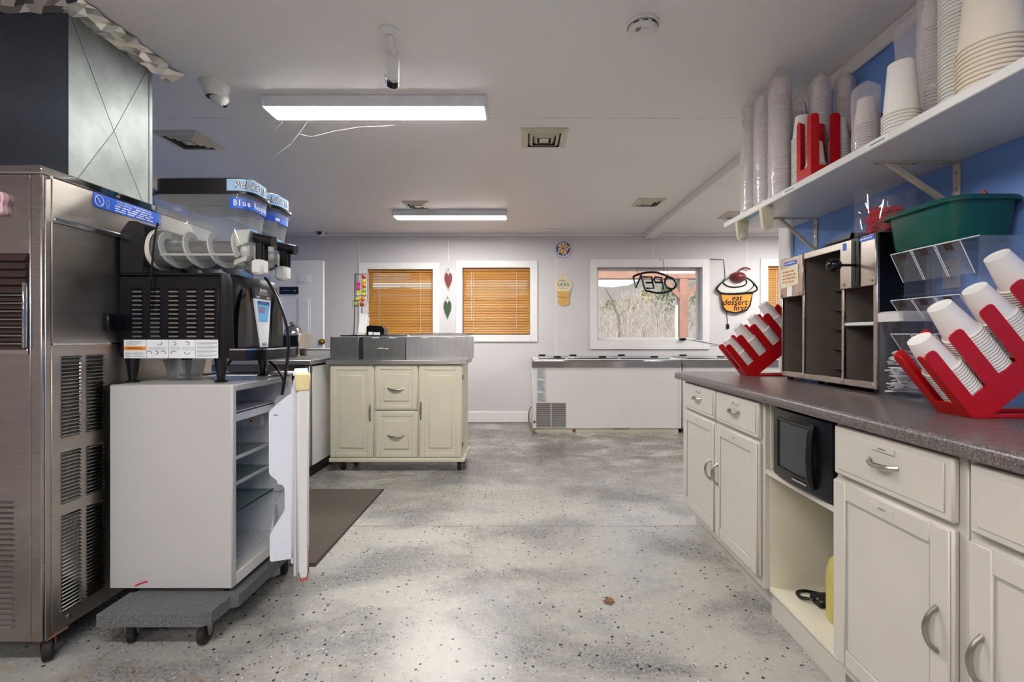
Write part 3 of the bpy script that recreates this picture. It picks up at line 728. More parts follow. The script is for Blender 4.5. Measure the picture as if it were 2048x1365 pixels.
# ================================================================== chest freezers on the back wall
def wheel(mb, c, r, w, ax=(1,0,0), n=18):
    mb.lathe([(0, -w/2), (r*.55, -w/2), (r*.6, -w*.42), (r*.9, -w/2), (r, -w*.35), (r, w*.35), (r*.9, w/2), (r*.6, w*.42), (r*.55, w/2), (0, w/2)], c, ax, n)
def caster(parent, x, y, ztop, r, m_fork='nickel', ang=0.0, m_wheel='rubber'):
    ca, sa = math.cos(ang), math.sin(ang); ax = Vector((ca, sa, 0)); c = Vector((x, y, r))
    o = MB(); wheel(o, c, r, r*.62, ax); w = o.build('caster', M[m_wheel], parent)
    f = MB().box(x-r*.8, x+r*.8, y-r*.8, y+r*.8, ztop-.006, ztop-.0005, .001)
    for s in (-1, 1):
        q = c + ax*(s*r*.42); sd = Vector((-sa, ca, 0))
        f.prism([(-r*.25, -r*.25), (r*.25, -r*.25), (r*.6, ztop-r-.004), (-r*.6, ztop-r-.004)], q-ax*.0015, sd, (0,0,1), ax*.003)
    f.cyl(c-ax*r*.5, c+ax*r*.5, r*.16, n=8)
    f.build('fork', M[m_fork], w)
def freezer(x0, x1, yf, label, lids, full):
    p = F/yf; yb = YB-.03; t = thing('chest_freezer', label, 'freezer', ((x0+x1)/2, (yf+yb)/2, 0), 'chest freezers under the back windows')
    MB().box(x0+.03, x1-.03, yf+.02, yb, 0, .055).build('plinth', M['cream'], t)
    MB().box(x0, x1, yf, yb, .053, .775, .006).build('cabinet', M['enamel'], t)
    MB().box(x0-.006, x1+.001, yf-.008, yb, .772, .856, .004).build('steel_band', M['steel_flat'], t)
    MB().box(x0+.01, x1-.01, yf+.01, yb-.01, .856, .872, .004).build('top_frame', M['enamel'], t)
    for a, b in lids:
        l = MB().box(a, b, yf+.03, yb-.05, .874, .886, .004).build('lid', M['steel_box'], t)
        MB().box(a+.004, b-.004, yf+.026, yf+.032, .872, .882).build('lid_seal', M['black'], l)
        for k, yy in ((.70, yf+.06), (.2, yb-.12)):
            xx = a+(b-a)*k; MB().box(xx-.045, xx+.045, yy-.02, yy+.02, .886, .906, .006).build('lid_handle', M['black'], l)
    if full:
        gx0, gx1, gz0, gz1 = x0+.05, x0+.385, .075, .352
        g = MB().box(gx0-.004, gx1+.004, yf-.002, yf, gz0-.004, gz1+.004).build('grille_well', M['black_matte'], t)
        me = MB().box(-(gx1-gx0)/2, (gx1-gx0)/2, -.003, .001, -.0016, .0016).mesh('grille_bar', M['enamel'])
        for k in range(23): inst('grille_bar', me, t, ((gx0+gx1)/2, yf-.003, gz0+.006+(gz1-gz0-.012)*k/22))
        MB().box((gx0+gx1)/2-.004, (gx0+gx1)/2+.004, yf-.011, yf-.003, gz0, gz1).build('grille_mullion', M['enamel'], t)
        for z0, z1 in ((.64, .765), (.49, .63), (.37, .48)):
            s = MB().box(x0+.05, x0+.158, yf-.0015, yf+.0005, z0, z1).build('rating_label', M['label_grey'], t)
            pr = MB(); z = z1-.012
            while z > z0+.008:
                pr.box(x0+.06, x0+.06+random.uniform(.05, .088), yf-.0022, yf-.0015, z-.0022, z+.0022); z -= .011
            pr.box(x0+.11, x0+.148, yf-.0024, yf-.0015, z0+.008, z0+.017); pr.build('small_print', M['ink_grey'], s)
        MB().cyl((x0+.49, yf-.0, .03), (x0+.49, yf+.025, .03), .016, n=14).build('drain_plug', M['wax_red'], t)
        MB().box(x0+.012, x0+.034, yf-.003, yf, .12, .145).build('key_switch', M['black'], t)
        MB().box(x1-.032, x1-.028, yf-.003, yf, .055, .77).build('corner_seam', M['label_grey'], t)
        MB().box(x0+.95, x0+1.15, yf-.002, yf, .053, .062).build('scuff_strip', M['ink_grey'], t)
FA = PX(1065, 5.353)
lids = [(PX(a, 5.38), PX(b, 5.38)) for a, b in ((1077, 1131), (1135, 1236), (1241, 1340))]
freezer(FA, PX(1363, 5.353), 5.353, 'long white chest freezer with vent grille and stickers, left of the pair', lids, True)
freezer(PX(1366, 5.353), 3.55, 5.36, 'white chest freezer right of the pair, mostly behind the counter end', [(PX(1352, 5.38)+.14, 2.55), (2.6, 3.3)], False)
t = thing('freezer_cord', 'brown power cord looping beside the left freezer corner', 'cord', (FA-.03, 5.5, 0))
MB().tube(smooth([(FA-.012, 5.42, .30), (FA-.04, 5.44, .24), (FA-.045, 5.42, .14), (FA-.02, 5.36, .06), (FA+.02, 5.31, .02), (FA+.05, 5.33, .008)]), .006, 7).build('cable', M['leaf_brown'], t)

# ================================================================== cream kitchen cart
YI = 3.83; pI = F/YI
def ix(u): return PX(u, YI)
def iz(v): return PZ(v, YI)
cart = thing('kitchen_cart', 'cream kitchen cart on wheels with two doors, two drawers and steel top', 'cart', ((ix(660)+ix(925))/2, 4.05, 0))
X0, X1 = ix(659), ix(926)
MB().box(X0+.008, X1-.008, YI+.018, 4.25, .112, .905, .003).build('carcass', M['cream'], cart)
MB().box(X0-.005, X1+.012, YI-.005, 4.265, .082, .114, .005).build('base_skirt', M['cream'], cart)
MB().box(X0-.025, X1+.03, YI-.02, 4.28, .906, .942, .004).build('worktop', M['steel_top'], cart)
for x in (X0+.09, X1-.04):
    for y in (YI+.06, 4.2): caster(cart, x, y, .082, .038, 'nickel', .95 if x < -1 else .35, 'rubber')
def bow_handle(parent, p0, p1, out, r=.006, name='handle', m='nickel'):
    p0, p1, out = Vector(p0), Vector(p1), Vector(out); pts = []
    for k in range(9):
        u = k/8; pts.append(p0.lerp(p1, u) + out*math.sin(PI*u)**.6)
    rr = [r*(.75+.5*math.sin(PI*k/8)) for k in range(9)]; rr[0] = rr[-1] = r*1.2
    return MB().tube(pts, rr, 8).build(name, M[m], parent)
def raised_front(name, x0, x1, z0, z1, y, parent, m, inset):
    o = MB().box(x0, x1, y, y+.018, z0, z1, .004).build(name, M[m], parent)
    for q in ((x0+.012, x0+inset, z0+.01, z1-.01), (x1-inset, x1-.012, z0+.01, z1-.01)): MB().box(*q[:2], y-.004, y, *q[2:], .002).build('stile', M[m], o)
    for q in ((x0+inset+.001, x1-inset-.001, z1-inset*.9, z1-.01), (x0+inset+.001, x1-inset-.001, z0+.01, z0+inset*.9)): MB().box(*q[:2], y-.004, y, *q[2:], .002).build('rail', M[m], o)
    MB().box(x0+inset*1.7, x1-inset*1.7, y-.006, y, z0+inset*1.75, z1-inset*1.75, .005).build('raised_panel', M[m], o)
    return o
dz0, dz1 = iz(917), iz(730)
d = raised_front('door', ix(660), ix(747), dz0, dz1, YI, cart, 'cream', .05); bow_handle(d, (ix(741), YI-.002, iz(842)), (ix(741), YI-.002, iz(807)), (0, -.022, 0))
d = raised_front('door', ix(838), ix(924), dz0, dz1, YI, cart, 'cream', .05); bow_handle(d, (ix(842), YI-.002, iz(839)), (ix(842), YI-.002, iz(805)), (0, -.022, 0))
for v in (755, 890): MB().cyl((ix(925), YI+.01, iz(v)-.02), (ix(925), YI+.01, iz(v)+.02), .007, n=8).build('hinge', M['nickel'], d)
d = raised_front('drawer', ix(750), ix(835.5), iz(821), dz1, YI, cart, 'cream', .045); bow_handle(d, (ix(776), YI-.002, iz(777)), (ix(808), YI-.002, iz(777)), (0, -.02, -.012))
d = raised_front('drawer', ix(750), ix(835.5), dz0, iz(823), YI, cart, 'cream', .045); bow_handle(d, (ix(776), YI-.002, iz(871)), (ix(808), YI-.002, iz(871)), (0, -.02, -.012))
# steel topping boxes on the cart
ZT = .942
def steel_box(u0, u1, y0, y1, h, m, label, marks=True):
    x0, x1 = PX(u0, y0), PX(u1, y0); t = thing('topping_box', label, 'steel box', ((x0+x1)/2, (y0+y1)/2, ZT), 'steel boxes standing on the cream cart')
    w = .008
    MB().box(x0, x1, y0, y0+w, ZT+.001, ZT+h, .002).build('front_panel', M[m], t)
    MB().box(x0, x1, y1-w, y1, ZT+.001, ZT+h, .002).build('back_panel', M[m], t)
    for a in (x0, x1-w): MB().box(a, a+w, y0+w, y1-w, ZT+.001, ZT+h, .002).build('side_panel', M[m], t)
    MB().box(x0+w, x1-w, y0+w, y1-w, ZT+h-.03, ZT+h-.015).build('inner_tray', M['black'], t)
    if marks:
        for k in (.3, .7): MB().box(x0+(x1-x0)*k-.03, x0+(x1-x0)*k+.03, y0-.001, y0, ZT+h-.012, ZT+h-.006).build('name_tape', M['paper_white'], t)
    return t, x0, x1
t, a, b = steel_box(660, 717, 3.87, 4.22, .195, 'steel_old', 'dark dented steel box at the left end of the cart', False)
t, a, b = steel_box(726, 810.5, 3.86, 4.22, .197, 'steel_old', 'dark steel box with a pale scratch in the middle of the cart')
MB().tube([(a+.12, 3.8595, ZT+.095), (a+.15, 3.8595, ZT+.10), (a+.18, 3.8595, ZT+.096), (a+.215, 3.8595, ZT+.093)], [.003, .006, .003, .005], 5).build('pale_scratch', M['sign_cream'], t)
t, a, b = steel_box(812, 939, 3.86, 4.22, .198, 'steel_box', 'wide bright steel box at the right end of the cart')
lid = MB(); lid.prism([(3.9, ZT+.205), (3.9, ZT+.211), (4.23, ZT+.232), (4.23, ZT+.226)], (a+.03, 0, 0), (0,1,0), (0,0,1), (b-a-.035, 0, 0))
l = lid.build('tilted_lid', M['black'], t); MB().box(a+.028, b-.004, 3.893, 3.899, ZT+.203, ZT+.213).build('lid_edge', M['steel_box'], l)
MB().box(b-.03, b-.018, 3.858, 3.86, ZT+.03, ZT+.045).build('maker_badge', M['label_grey'], t)
zt = ZT+.198
tag(MB().box(PX(683, 3.95), PX(800, 3.95), 3.92, 4.2, zt+.001, zt+.013, .003).build('black_tray', M['black_matte']), 'flat black tray lying across the dark steel boxes', 'tray')
t = thing('card_stand', 'cream stand holding a white slip of paper on the black tray', 'stand', (PX(722, 4.0), 4.0, zt+.013)); zz = zt+.013
MB().prism([(3.98, zz+.0005), (4.12, zz+.0005), (4.12, zz+.02), (4.06, zz+.03), (4.10, zz+.16), (4.085, zz+.16), (4.04, zz+.03), (3.98, zz+.015)], (PX(716, 4.0), 0, 0), (0,1,0), (0,0,1), (.07, 0, 0)).build('holder', M['cord_white'], t)
MB().prism([(0, 0), (.07, -.012), (.085, .15), (.01, .165)], (PX(713, 4.0), 4.03, zz+.03), (1,0,0), (0,.25,1), (0, .002, 0)).build('paper_slip', M['paper_white'], t)
t = thing('card_machine', 'black card machine with small white cards on the black tray', 'card machine', (PX(750, 4.0), 4.0, zz))
MB().prism([(PX(734, 4), 0), (PX(768, 4), 0), (PX(769, 4), .05), (PX(764, 4), .078), (PX(757, 4), .082), (PX(740, 4), .085), (PX(734, 4), .075)], (0, 3.99, zz+.0005), (1,0,0), (0,0,1), (0, .11, 0)).build('case', M['black'], t)
MB().box(PX(738, 3.98), PX(746, 3.98), 3.965, 3.975, zz+.0005, zz+.028, .001).box(PX(748, 3.98), PX(761, 3.98), 3.96, 3.97, zz+.0005, zz+.024, .001).build('card', M['paper_white'], t)
# wire rack of candy balls
YR = 4.165; rk = thing('wire_rack', 'slim black wire rack stand holding colourful candy balls beside the blind', 'rack', (PX(712, YR), YR, ZT+.19))
xa, xb = PX(711, YR), PX(733, YR); zr0, zr1 = PZ(614, YR), PZ(549, YR)
MB().box(xa-.03, xb+.03, YR-.035, YR+.034, ZT+.2117, ZT+.216, .002).build('base_plate', M['black'], rk)
MB().tube([(xa-.015, YR, ZT+.2158), (xa-.008, YR, zr0), (xa, YR, zr1)], .004, 6).tube([((xa+xb)/2, YR+.02, ZT+.2158), ((xa+xb)/2, YR+.02, zr0)], .0035, 6).build('upright', M['black'], rk)
wr = MB()
for x in (xa, (xa+xb)/2, xb):
    for y in (YR-.025, YR+.025): wr.tube([(x, y, zr0+.1), (x, y, zr1)], .0016, 5)
    wr.tube([(x, YR+.025, zr0+.1), (x, YR+.01, zr0+.04), (x, YR-.03, zr0), (x, YR-.07, zr0), (x, YR-.075, zr0+.05)], .0016, 5)
for z in (zr1, zr0+.1):
    wr.tube([(xa, YR-.025, z), (xb, YR-.025, z), (xb, YR+.025, z), (xa, YR+.025, z)], .0018, 5, closed=True)
wr.tube([(xa, YR-.075, zr0+.05), (xb, YR-.075, zr0+.05)], .0018, 5).tube([(xa, YR-.07, zr0), (xb, YR-.07, zr0)], .0018, 5).build('wire_cage', M['black'], rk)
cols = {'pink': (226, 70, 150), 'yellow': (226, 214, 40), 'orange': (236, 122, 30), 'lime green': (150, 196, 48), 'red': (208, 48, 40), 'white': (226, 226, 220)}
for k, c in cols.items(): plain('candy_'+k, c, .25)
cm = {k: MB().lathe([(.021*math.sin(PI*i/8), -.021*math.cos(PI*i/8)) for i in range(9)], n=14).mesh('candy_ball', M['candy_'+k], 80) for k in cols}
r_ = .021; xl, xr_ = xa+.026, xb-.026; zb = zr0+.022
seq = [(xr_, YR, zr1-.022-k*.042, c, 'right') for k, c in enumerate(('red', 'yellow', 'orange', 'lime green'))] + \
      [(xl, YR, zr1-.085-k*.042, c, 'left') for k, c in enumerate(('pink', 'pink', 'yellow'))]
wh = {'right': 'in the right column of the wire rack', 'left': 'in the left column of the wire rack'}
for x, y, z, c, s in seq:
    o = inst('candy_ball', cm[c], None, (x, y, z)); tag(o, '%s candy ball stacked %s' % (c, wh[s]), 'candy', 'candy balls in the wire rack')
for i, (x, y, z, c) in enumerate(((xl, YR-.046, zb, 'lime green'), (xr_, YR-.046, zb, 'red'), (xl, YR-.02, zb+.045, 'yellow'), (xr_, YR-.02, zb+.045, 'orange'), (xl, YR, zb+.088, 'white'), (xr_, YR, zb+.09, 'yellow'))):
    o = inst('candy_ball', cm[c], None, (x, y, z)); tag(o, '%s candy ball in the tray at the %s of the wire rack' % (c, ('lower left', 'lower right', 'middle left', 'middle right', 'upper left', 'upper right')[i]), 'candy', 'candy balls in the wire rack')

# ================================================================== under-counter cooler behind the slush machine
YU = 3.62; ux1 = -1.685; ux0 = -3.05
t = thing('undercounter_cooler', 'dark steel under-counter cooler with white end panel and steel worktop', 'cooler', (-2.3, 4.1, 0))
MB().box(ux0, ux1-.012, YU+.03, 4.62, .09, .905, .003).build('cabinet', M['steel_dark'], t)
MB().box(ux1-.012, ux1, YU+.06, 4.6, .10, .9, .002).build('end_panel', M['enamel'], t)
MB().box(ux0, ux1+.012, YU-.012, 4.63, .917, .953, .004).build('worktop', M['steel_top'], t)
MB().box(ux0, ux1, YU+.012, YU+.03, .855, .915, .002).build('top_rail', M['steel_dark'], t)
for a, b in ((-3.0, -2.36), (-2.34, ux1-.045)):
    d = MB().box(a, b, YU+.0, YU+.029, .12, .85, .004).build('door', M['steel_dark'], t)
    MB().box(a+.01, b-.01, YU-.012, YU-.0005, .80, .835, .003).build('pull_lip', M['black'], d)
MB().box(ux1-.04, ux1-.004, YU+.004, YU+.03, .1, .905, .003).build('corner_post', M['steel_box'], t)
MB().cyl((ux1-.05, YU-.004, .86), (ux1-.05, YU-.004, .895), .008, n=8).build('hinge', M['black'], t)
bd = MB().box(ux1-.21, ux1-.085, YU-.003, YU-.0004, .77, .797, .001).build('name_badge', M['black_gloss'], t)
MB().text('AIR', (ux1-.118, YU-.0036, .7835), EX, EZ, .027, sx=1.1, thick=.01).build('lettering', M['label_grey'], bd); strokes(MB(), (ux1-.175, YU-.0036, .7835), EX, EZ, .05, .014, 1).build('small_print', M['ink_grey'], bd)
MB().box(ux0+.02, ux1-.02, YU+.06, 4.5, .03, .09).build('base_frame', M['black_matte'], t)
for x in (ux0+.1, ux1-.08):
    for y in (YU+.1, 4.45): MB().cyl((x, y, 0), (x, y, .035), .02, .025, 10).build('foot', M['black'], t)
# topping warmer with domed pump lid, and a white tub, on that worktop
t = thing('topping_warmer', 'steel topping warmer with dark front and domed lid on the cooler worktop', 'warmer', (-2.3, 4.45, .953))
MB().box(-2.52, -2.12, 4.335, 4.59, .954, 1.165, .004).build('housing', M['steel_disp'], t)
MB().box(-2.50, -2.13, 4.329, 4.335, .97, 1.15, .002).build('front_panel', M['navy_black'], t)
MB().lathe([(.085, 0), (.085, .012), (.078, .03), (.07, .055), (.045, .075), (.025, .08), (.018, .088), (.03, .1), (.036, .112), (.03, .116), (0, .116)], (-2.235, 4.45, 1.165), n=24).build('domed_lid', M['steel_flat'], t)
MB().lathe([(.07, 0), (.068, .03), (.05, .05), (.02, .06), (0, .062)], (-2.42, 4.47, 1.165), n=20).build('domed_lid', M['steel_flat'], t)
MB().tube([(-2.36, 4.4, 1.165), (-2.36, 4.4, 1.26), (-2.345, 4.39, 1.28), (-2.33, 4.38, 1.25)], .008, 8).build('ladle_handle', M['chrome'], t)
t = thing('white_tub', 'low white tray on the cooler worktop left of the steel boxes', 'tray', (-1.98, 4.48, .953))
MB().prism([(-2.07, .954), (-1.80, .954), (-1.79, 1.012), (-2.08, 1.012)], (0, 4.40, 0), (1,0,0), (0,0,1), (0, .18, 0)).build('tray_body', M['enamel'], t)
MB().box(-2.09, -1.78, 4.39, 4.59, 1.012, 1.022, .003).build('rim', M['enamel'], t)

# ================================================================== ice machine and duct on the left
XI = -1.645; YF = 1.56; IZ0, IZ1 = .094, 1.732
t = thing('ice_machine', 'tall stained stainless steel ice machine on casters at the left edge', 'ice machine', (-2.0, 1.95, 0))
IM = t
MB().box(-2.45, XI-.012, YF+.012, 2.42, IZ0+.01, IZ1-.03, .002).build('chassis', M['steel_dark'], t)
MB().box(-2.46, XI+.004, YF-.004, 2.44, IZ1-.028, IZ1, .004).build('top_rim', M['steel_flat'], t)
MB().box(-1.684, XI-.0005, YF, YF+.0115, IZ0, IZ1-.029, .003).build('corner_post', M['steel'], t)
MB().box(XI-.0115, XI, YF+.012, 1.592, IZ0, IZ1-.029, .002).build('corner_post', M['steel_side'], t)
MB().box(-2.45, -1.6865, YF+.002, YF+.0115, IZ0, IZ1-.029, .002).build('front_panel', M['steel'], t)
MB().box(XI-.0115, XI-.001, 1.595, 2.42, 1.118, IZ1-.029, .002).build('upper_side_panel', M['steel_side'], t)
lp = MB().box(XI-.0115, XI-.002, 1.595, 2.42, IZ0, 1.115, .002).build('lower_side_panel', M['steel_side'], t)
MB().box(XI-.0015, XI+.010, 1.595, 2.30, 1.546, 1.564, .003).build('side_trim_bar', M['steel_flat'], t)
MB().box(XI-.001, XI+.004, 1.595, 2.42, 1.112, 1.121, .001).build('side_seam_bar', M['steel_flat'], t)
lv = MB(); prof = [(0, -.0045), (.0065, -.0035), (.007, -.001), (0, .0045)]
me = MB().prism([(a, b) for a, b in prof], (0, -.036, 0), (1,0,0), (0,0,1), (0, .072, 0)).mesh('louver', M['steel_flat'])
slot = MB().box(0, .0008, -.034, .034, -.0085, -.0045).mesh('louver_slot', M['black_matte'])
for z1, n in ((1.07, 22), (.724, 14), (.497, 26)):
    for yc in (1.662, 1.756):
        for k in range(n):
            z = z1-.0134*k; inst('louver', me, t, (XI-.002, yc, z)); inst('louver_slot', slot, t, (XI-.002, yc, z))
MB().cyl((XI-.002, 1.655, .128), (XI+.003, 1.655, .128), .007, n=10).build('screw', M['nickel'], t)
for y, z in ((1.585, 1.70), (1.85, 1.712)): MB().cyl((XI-.002, y, z), (XI+.008, y, z), .006, n=10).build('screw', M['nickel'], t)
# front grilles
wl_ = MB().box(-2.35, -1.688, YF-.001, YF+.002, 1.105, 1.43).build('front_grille', M['black_matte'], t)
for k in range(12):
    z = 1.425-.0275*k
    o = MB(); o.prism([(YF-.001, z-.024), (YF-.012, z-.022), (YF-.004, z), (YF-.001, z)], (-2.35, 0, 0), (0,1,0), (0,0,1), (.658, 0, 0)); o.build('grille_slat', M['brown_slat'], t)
    if k > 4: MB().cyl((-2.35, YF-.014, z-.002), (-1.694, YF-.014, z-.002), .004, n=8).build('grille_bar', M['steel_flat'], t)
MB().box(-1.697, -1.690, YF-.016, YF, 1.105, 1.33, .002).build('grille_frame', M['steel_flat'], t)
me = MB().prism(prof, (-.3, 0, 0), (0,-1,0), (0,0,1), (.6, 0, 0)).mesh('louver', M['steel_flat'])
for k in range(24): inst('louver', me, t, (-2.042, YF+.002, .575-.0185*k))
MB().box(-2.35, -1.69, YF-.004, YF+.001, 1.082, 1.104, .002).build('front_seam', M['steel_flat'], t)
# blue notice on the side
s = MB().box(XI-.001, XI+.0012, 1.749, 2.075, 1.646, 1.70).build('blue_notice', M['blue_label'], t)
ex = XI+.0018; UY = (0, 1, 0)
nt = MB(); nt.tube([(ex, 1.772+.018*math.cos(2*PI*k/24), 1.673+.021*math.sin(2*PI*k/24)) for k in range(24)], .0013, 4, closed=True)
nt.tube([(ex, 1.772-.012, 1.673+.015), (ex, 1.772+.012, 1.673-.015)], .0013, 4)
for y in (1.808, 2.062):
    nt.tube([(ex, y-.009, 1.667), (ex, y, 1.690), (ex, y+.009, 1.667)], .0007, 4, closed=True).tube([(ex, y-.004, 1.667), (ex, y-.004, 1.652), (ex, y+.004, 1.652), (ex, y+.004, 1.667)], .0007, 4)
nt.build('no_entry_symbol', M['label_white'], s)
for k, s1 in enumerate(('DO NOT OBSTRUCT THE AIR DISCHARGE AREA', 'NE PAS OBSTRUER')):
    MB().text(s1, (ex-.0003, 1.935-.05*k, 1.693-.0098*k), UY, EZ, .0088, sx=.92, thick=.01).build('notice_lettering', M['label_white'], s)
strokes(MB(), (ex-.0003, 1.985, 1.6832), UY, EZ, .09, .0105, 1, 2).build('small_print', M['label_white'], s)
strokes(MB(), (ex-.0003, 1.935, 1.664), UY, EZ, .19, .028, 3, 3).build('small_print', M['label_white'], s)
MB().box(XI-.001, XI+.02, 1.79, 1.832, 1.167, 1.235, .004).build('outlet_block', M['black'], t)
for x, y in ((-1.678, 1.612), (-2.3, 1.63), (-1.72, 2.3), (-2.3, 2.3)): caster(t, x, y, IZ0, .046, 'rust', .75, 'rubber')
t = thing('plastic_clip', 'pale pink plastic scoop hook stuck on the ice machine front', 'hook', (-1.775, YF, 1.6))
rg = smooth([(-.016, .0), (-.015, .03), (-.005, .04), (.012, .036), (.016, .015), (.010, -.005), (.014, -.032), (0, -.038), (-.014, -.034), (-.016, 0)], 4)[:-1]
MB().prism(rg, (-1.775, YF-.012, 1.598), EX, EZ, (0, .0138, 0)).build('back_plate', M['pink'], t)
MB().tube([(-1.775+a*.8, YF-.014, 1.598+b*.85) for a, b in rg], .004, 7, closed=True).build('raised_edge', M['pink'], t)
MB().tube([(-1.787, YF-.014, 1.605), (-1.775, YF-.02, 1.60), (-1.766, YF-.018, 1.612)], .004, 6).build('hook', M['pink'], t)

du = thing('air_duct', 'grey galvanised sheet metal duct rising from the ice machine to ceiling', 'duct', (-2.1, 2.0, IZ1))
D0, D1, DX = 1.832, 2.225, -1.824
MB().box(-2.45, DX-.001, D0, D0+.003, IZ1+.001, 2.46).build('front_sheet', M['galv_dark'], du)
sd = MB()   # cross-broken side sheet: four shallow facets meeting at the middle
ym, zm = (D0+D1)/2-.01, 2.06
P = [(DX, D0, IZ1+.001), (DX, D1, IZ1+.001), (DX, D1, 2.46), (DX, D0, 2.46), (DX+.007, ym+.01, zm)]
sd.add(P + [(DX-.003, y, z) for _, y, z in P[:4]], [(0,1,4), (1,2,4), (2,3,4), (3,0,4), (5,6,7,8), (0,1,6,5), (1,2,7,6), (2,3,8,7), (3,0,5,8)])
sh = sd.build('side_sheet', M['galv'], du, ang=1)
for p, q in ((P[0], P[4]), (P[2], P[4]), (P[1], P[4]), (P[3], P[4])):
    MB().tube([p, q], .0012, 5).build('crease', M['galv_dark'], sh)
MB().box(DX-.012, DX+.003, D1, D1+.022, IZ1+.001, 2.46, .002).build('corner_flange', M['galv'], du)
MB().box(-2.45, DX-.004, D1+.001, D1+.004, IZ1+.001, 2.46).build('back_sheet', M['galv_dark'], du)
fo = MB(); random.seed(5)
def crumple(p0, p1, out, n=15):
    p0, p1, out = Vector(p0), Vector(p1), Vector(out); rows = []
    for j in range(4):
        row = []
        for i in range(n+1):
            q = p0.lerp(p1, i/n); w = j/3
            q = q + out*(w*(1+.35*noise.noise((i*.5, j, 2)))) + Vector((0, 0, -(1-w)*.045+.0)) + Vector((noise.noise((i*.7, j*1.3, 1)), noise.noise((i*.7, j*1.3, 5)), noise.noise((i*.7, j*1.3, 9))))*.016
            q.z = min(q.z, C-.001); row.append(q)
        rows.append(row)
    fo.loft(rows, closed=False)
crumple((DX+.004, D0-.03, 2.49), (DX+.004, D1+.12, 2.49), (.07, 0, .0)); crumple((-2.45, D0-.004, 2.49), (DX+.02, D0-.004, 2.49), (0, -.07, .0))
fo.build('foil_tape', M['foil'], du, ang=0, norm=False)

# ================================================================== mini fridge on a dolly
t = thing('furniture_dolly', 'carpeted grey furniture dolly under the mini fridge', 'dolly', (-1.33, 1.95, 0))
dk = [(-1.537, 1.645), (-1.16, 1.645), (-1.135, 1.665), (-1.125, 1.76), (-1.10, 1.77), (-1.10, 2.27), (-1.537, 2.27)]
MB().prism(dk, (0, 0, .092), EX, (0,1,0), (0, 0, .046)).build('deck', M['dolly_carpet'], t)
for x, y, a in ((-1.462, 1.71, .5), (-1.182, 1.70, .12), (-1.14, 2.19, .3), (-1.47, 2.2, .2)): caster(t, x, y, .0925, .041, 'nickel', a, 'rubber')
FX0, FX1, FY0, FY1, FZ0, FZ1 = -1.614, -1.131, 1.78, 2.245, .155, .955
fr = thing('mini_fridge', 'white mini fridge with its door ajar, standing on the dolly', 'fridge', (-1.37, 2.0, .138))
w = .028
MB().box(FX0, FX1, FY0, FY0+w, FZ0, FZ1, .005).build('near_side', M['fridge_white'], fr)
MB().box(FX0, FX1, FY1-w, FY1, FZ0, FZ1, .005).build('far_side', M['fridge_white'], fr)
MB().box(FX0+.001, FX1-.001, FY0+w, FY1-w, FZ1-w, FZ1-.001, .004).build('top_panel', M['fridge_white'], fr)
MB().box(FX0+.001, FX1-.001, FY0+w, FY1-w, FZ0, FZ0+.05, .004).build('bottom_panel', M['enamel'], fr)
MB().box(FX0, FX0+.05, FY0+w, FY1-w, FZ0+.05, FZ1-w).build('back_liner', M['liner'], fr)
MB().box(FX0+.05, FX1-.012, FY1-w-.006, FY1-w, FZ0+.05, FZ1-w).build('side_liner', M['liner'], fr); MB().box(FX0+.05, FX1-.012, FY0+w, FY0+w+.006, FZ0+.05, FZ1-w).build('side_liner', M['liner'], fr)
MB().box(FX0+.05, FX1-.06, FY0+w+.006, FY1-w-.006, FZ1-w-.10, FZ1-w-.095).box(FX0+.05, FX1-.06, FY1-w-.012, FY1-w-.006, FZ1-w-.1, FZ1-w).build('ice_compartment', M['liner'], fr)
for k in range(3): MB().box(FX1-.2-.05*k, FX1-.18-.05*k, FY1-w-.016, FY1-w-.012, FZ1-w-.08, FZ1-w-.02, .002).build('rib', M['liner'], fr)
MB().box(FX0+.06, FX1-.055, FY0+w+.01, FY1-w-.01, .797, .803).box(FX1-.066, FX1-.05, FY0+w+.01, FY1-w-.01, .79, .822, .003).build('drip_tray', M['liner'], fr)
dl = MB().lathe([(0, 0), (.03, .0), (.03, .02), (.02, .035), (0, .035)], (FX1-.20, FY1-w-.006, .735), (0, -1, 0), 20).build('thermostat_housing', M['liner'], fr)
MB().box(FX1-.30, FX1-.11, FY1-w-.035, FY1-w-.006, .705, .77, .012).build('lamp_housing', M['liner'], fr)
MB().lathe([(0, 0), (.022, 0), (.02, .01), (0, .01)], (FX1-.16, FY1-w-.035, .74), (0, -1, 0), 18).build('thermostat_dial', M['enamel'], fr)
MB().lathe([(0, 0), (.006, 0), (0, .002)], (FX1-.16, FY1-w-.046, .74), (0, -1, 0), 10).build('red_dot', M['ink_red'], fr)
for z in (.628, .52): 
    g = MB().box(FX0+.06, FX1-.08, FY0+w+.008, FY1-w-.008, z-.002, z+.002).build('glass_shelf', M['shelf_glass'], fr, ang=0)
    MB().box(FX1-.085, FX1-.072, FY0+w+.008, FY1-w-.008, z-.006, z+.007, .002).build('shelf_trim', M['enamel'], g)
g = MB().box(FX0+.06, FX1-.075, FY0+w+.008, FY1-w-.008, .40, .405).build('glass_shelf', M['shelf_glass'], fr, ang=0)
MB().box(FX1-.0755, FX1-.073, FY0+w+.008, FY1-w-.008, .399, .406).build('shelf_edge', M['dark_grey'], g)
for z in (.628, .52, .403): MB().box(FX0+.06, FX1-.03, FY1-w-.012, FY1-w-.006, z-.012, z-.006).build('shelf_ledge', M['label_grey'], fr)
for k in range(7): MB().box(FX1-.07-.04*k, FX1-.055-.04*k, FY0+w+.02, FY1-w-.02, FZ0+.05, FZ0+.053, .001).build('floor_rib', M['liner'], fr)
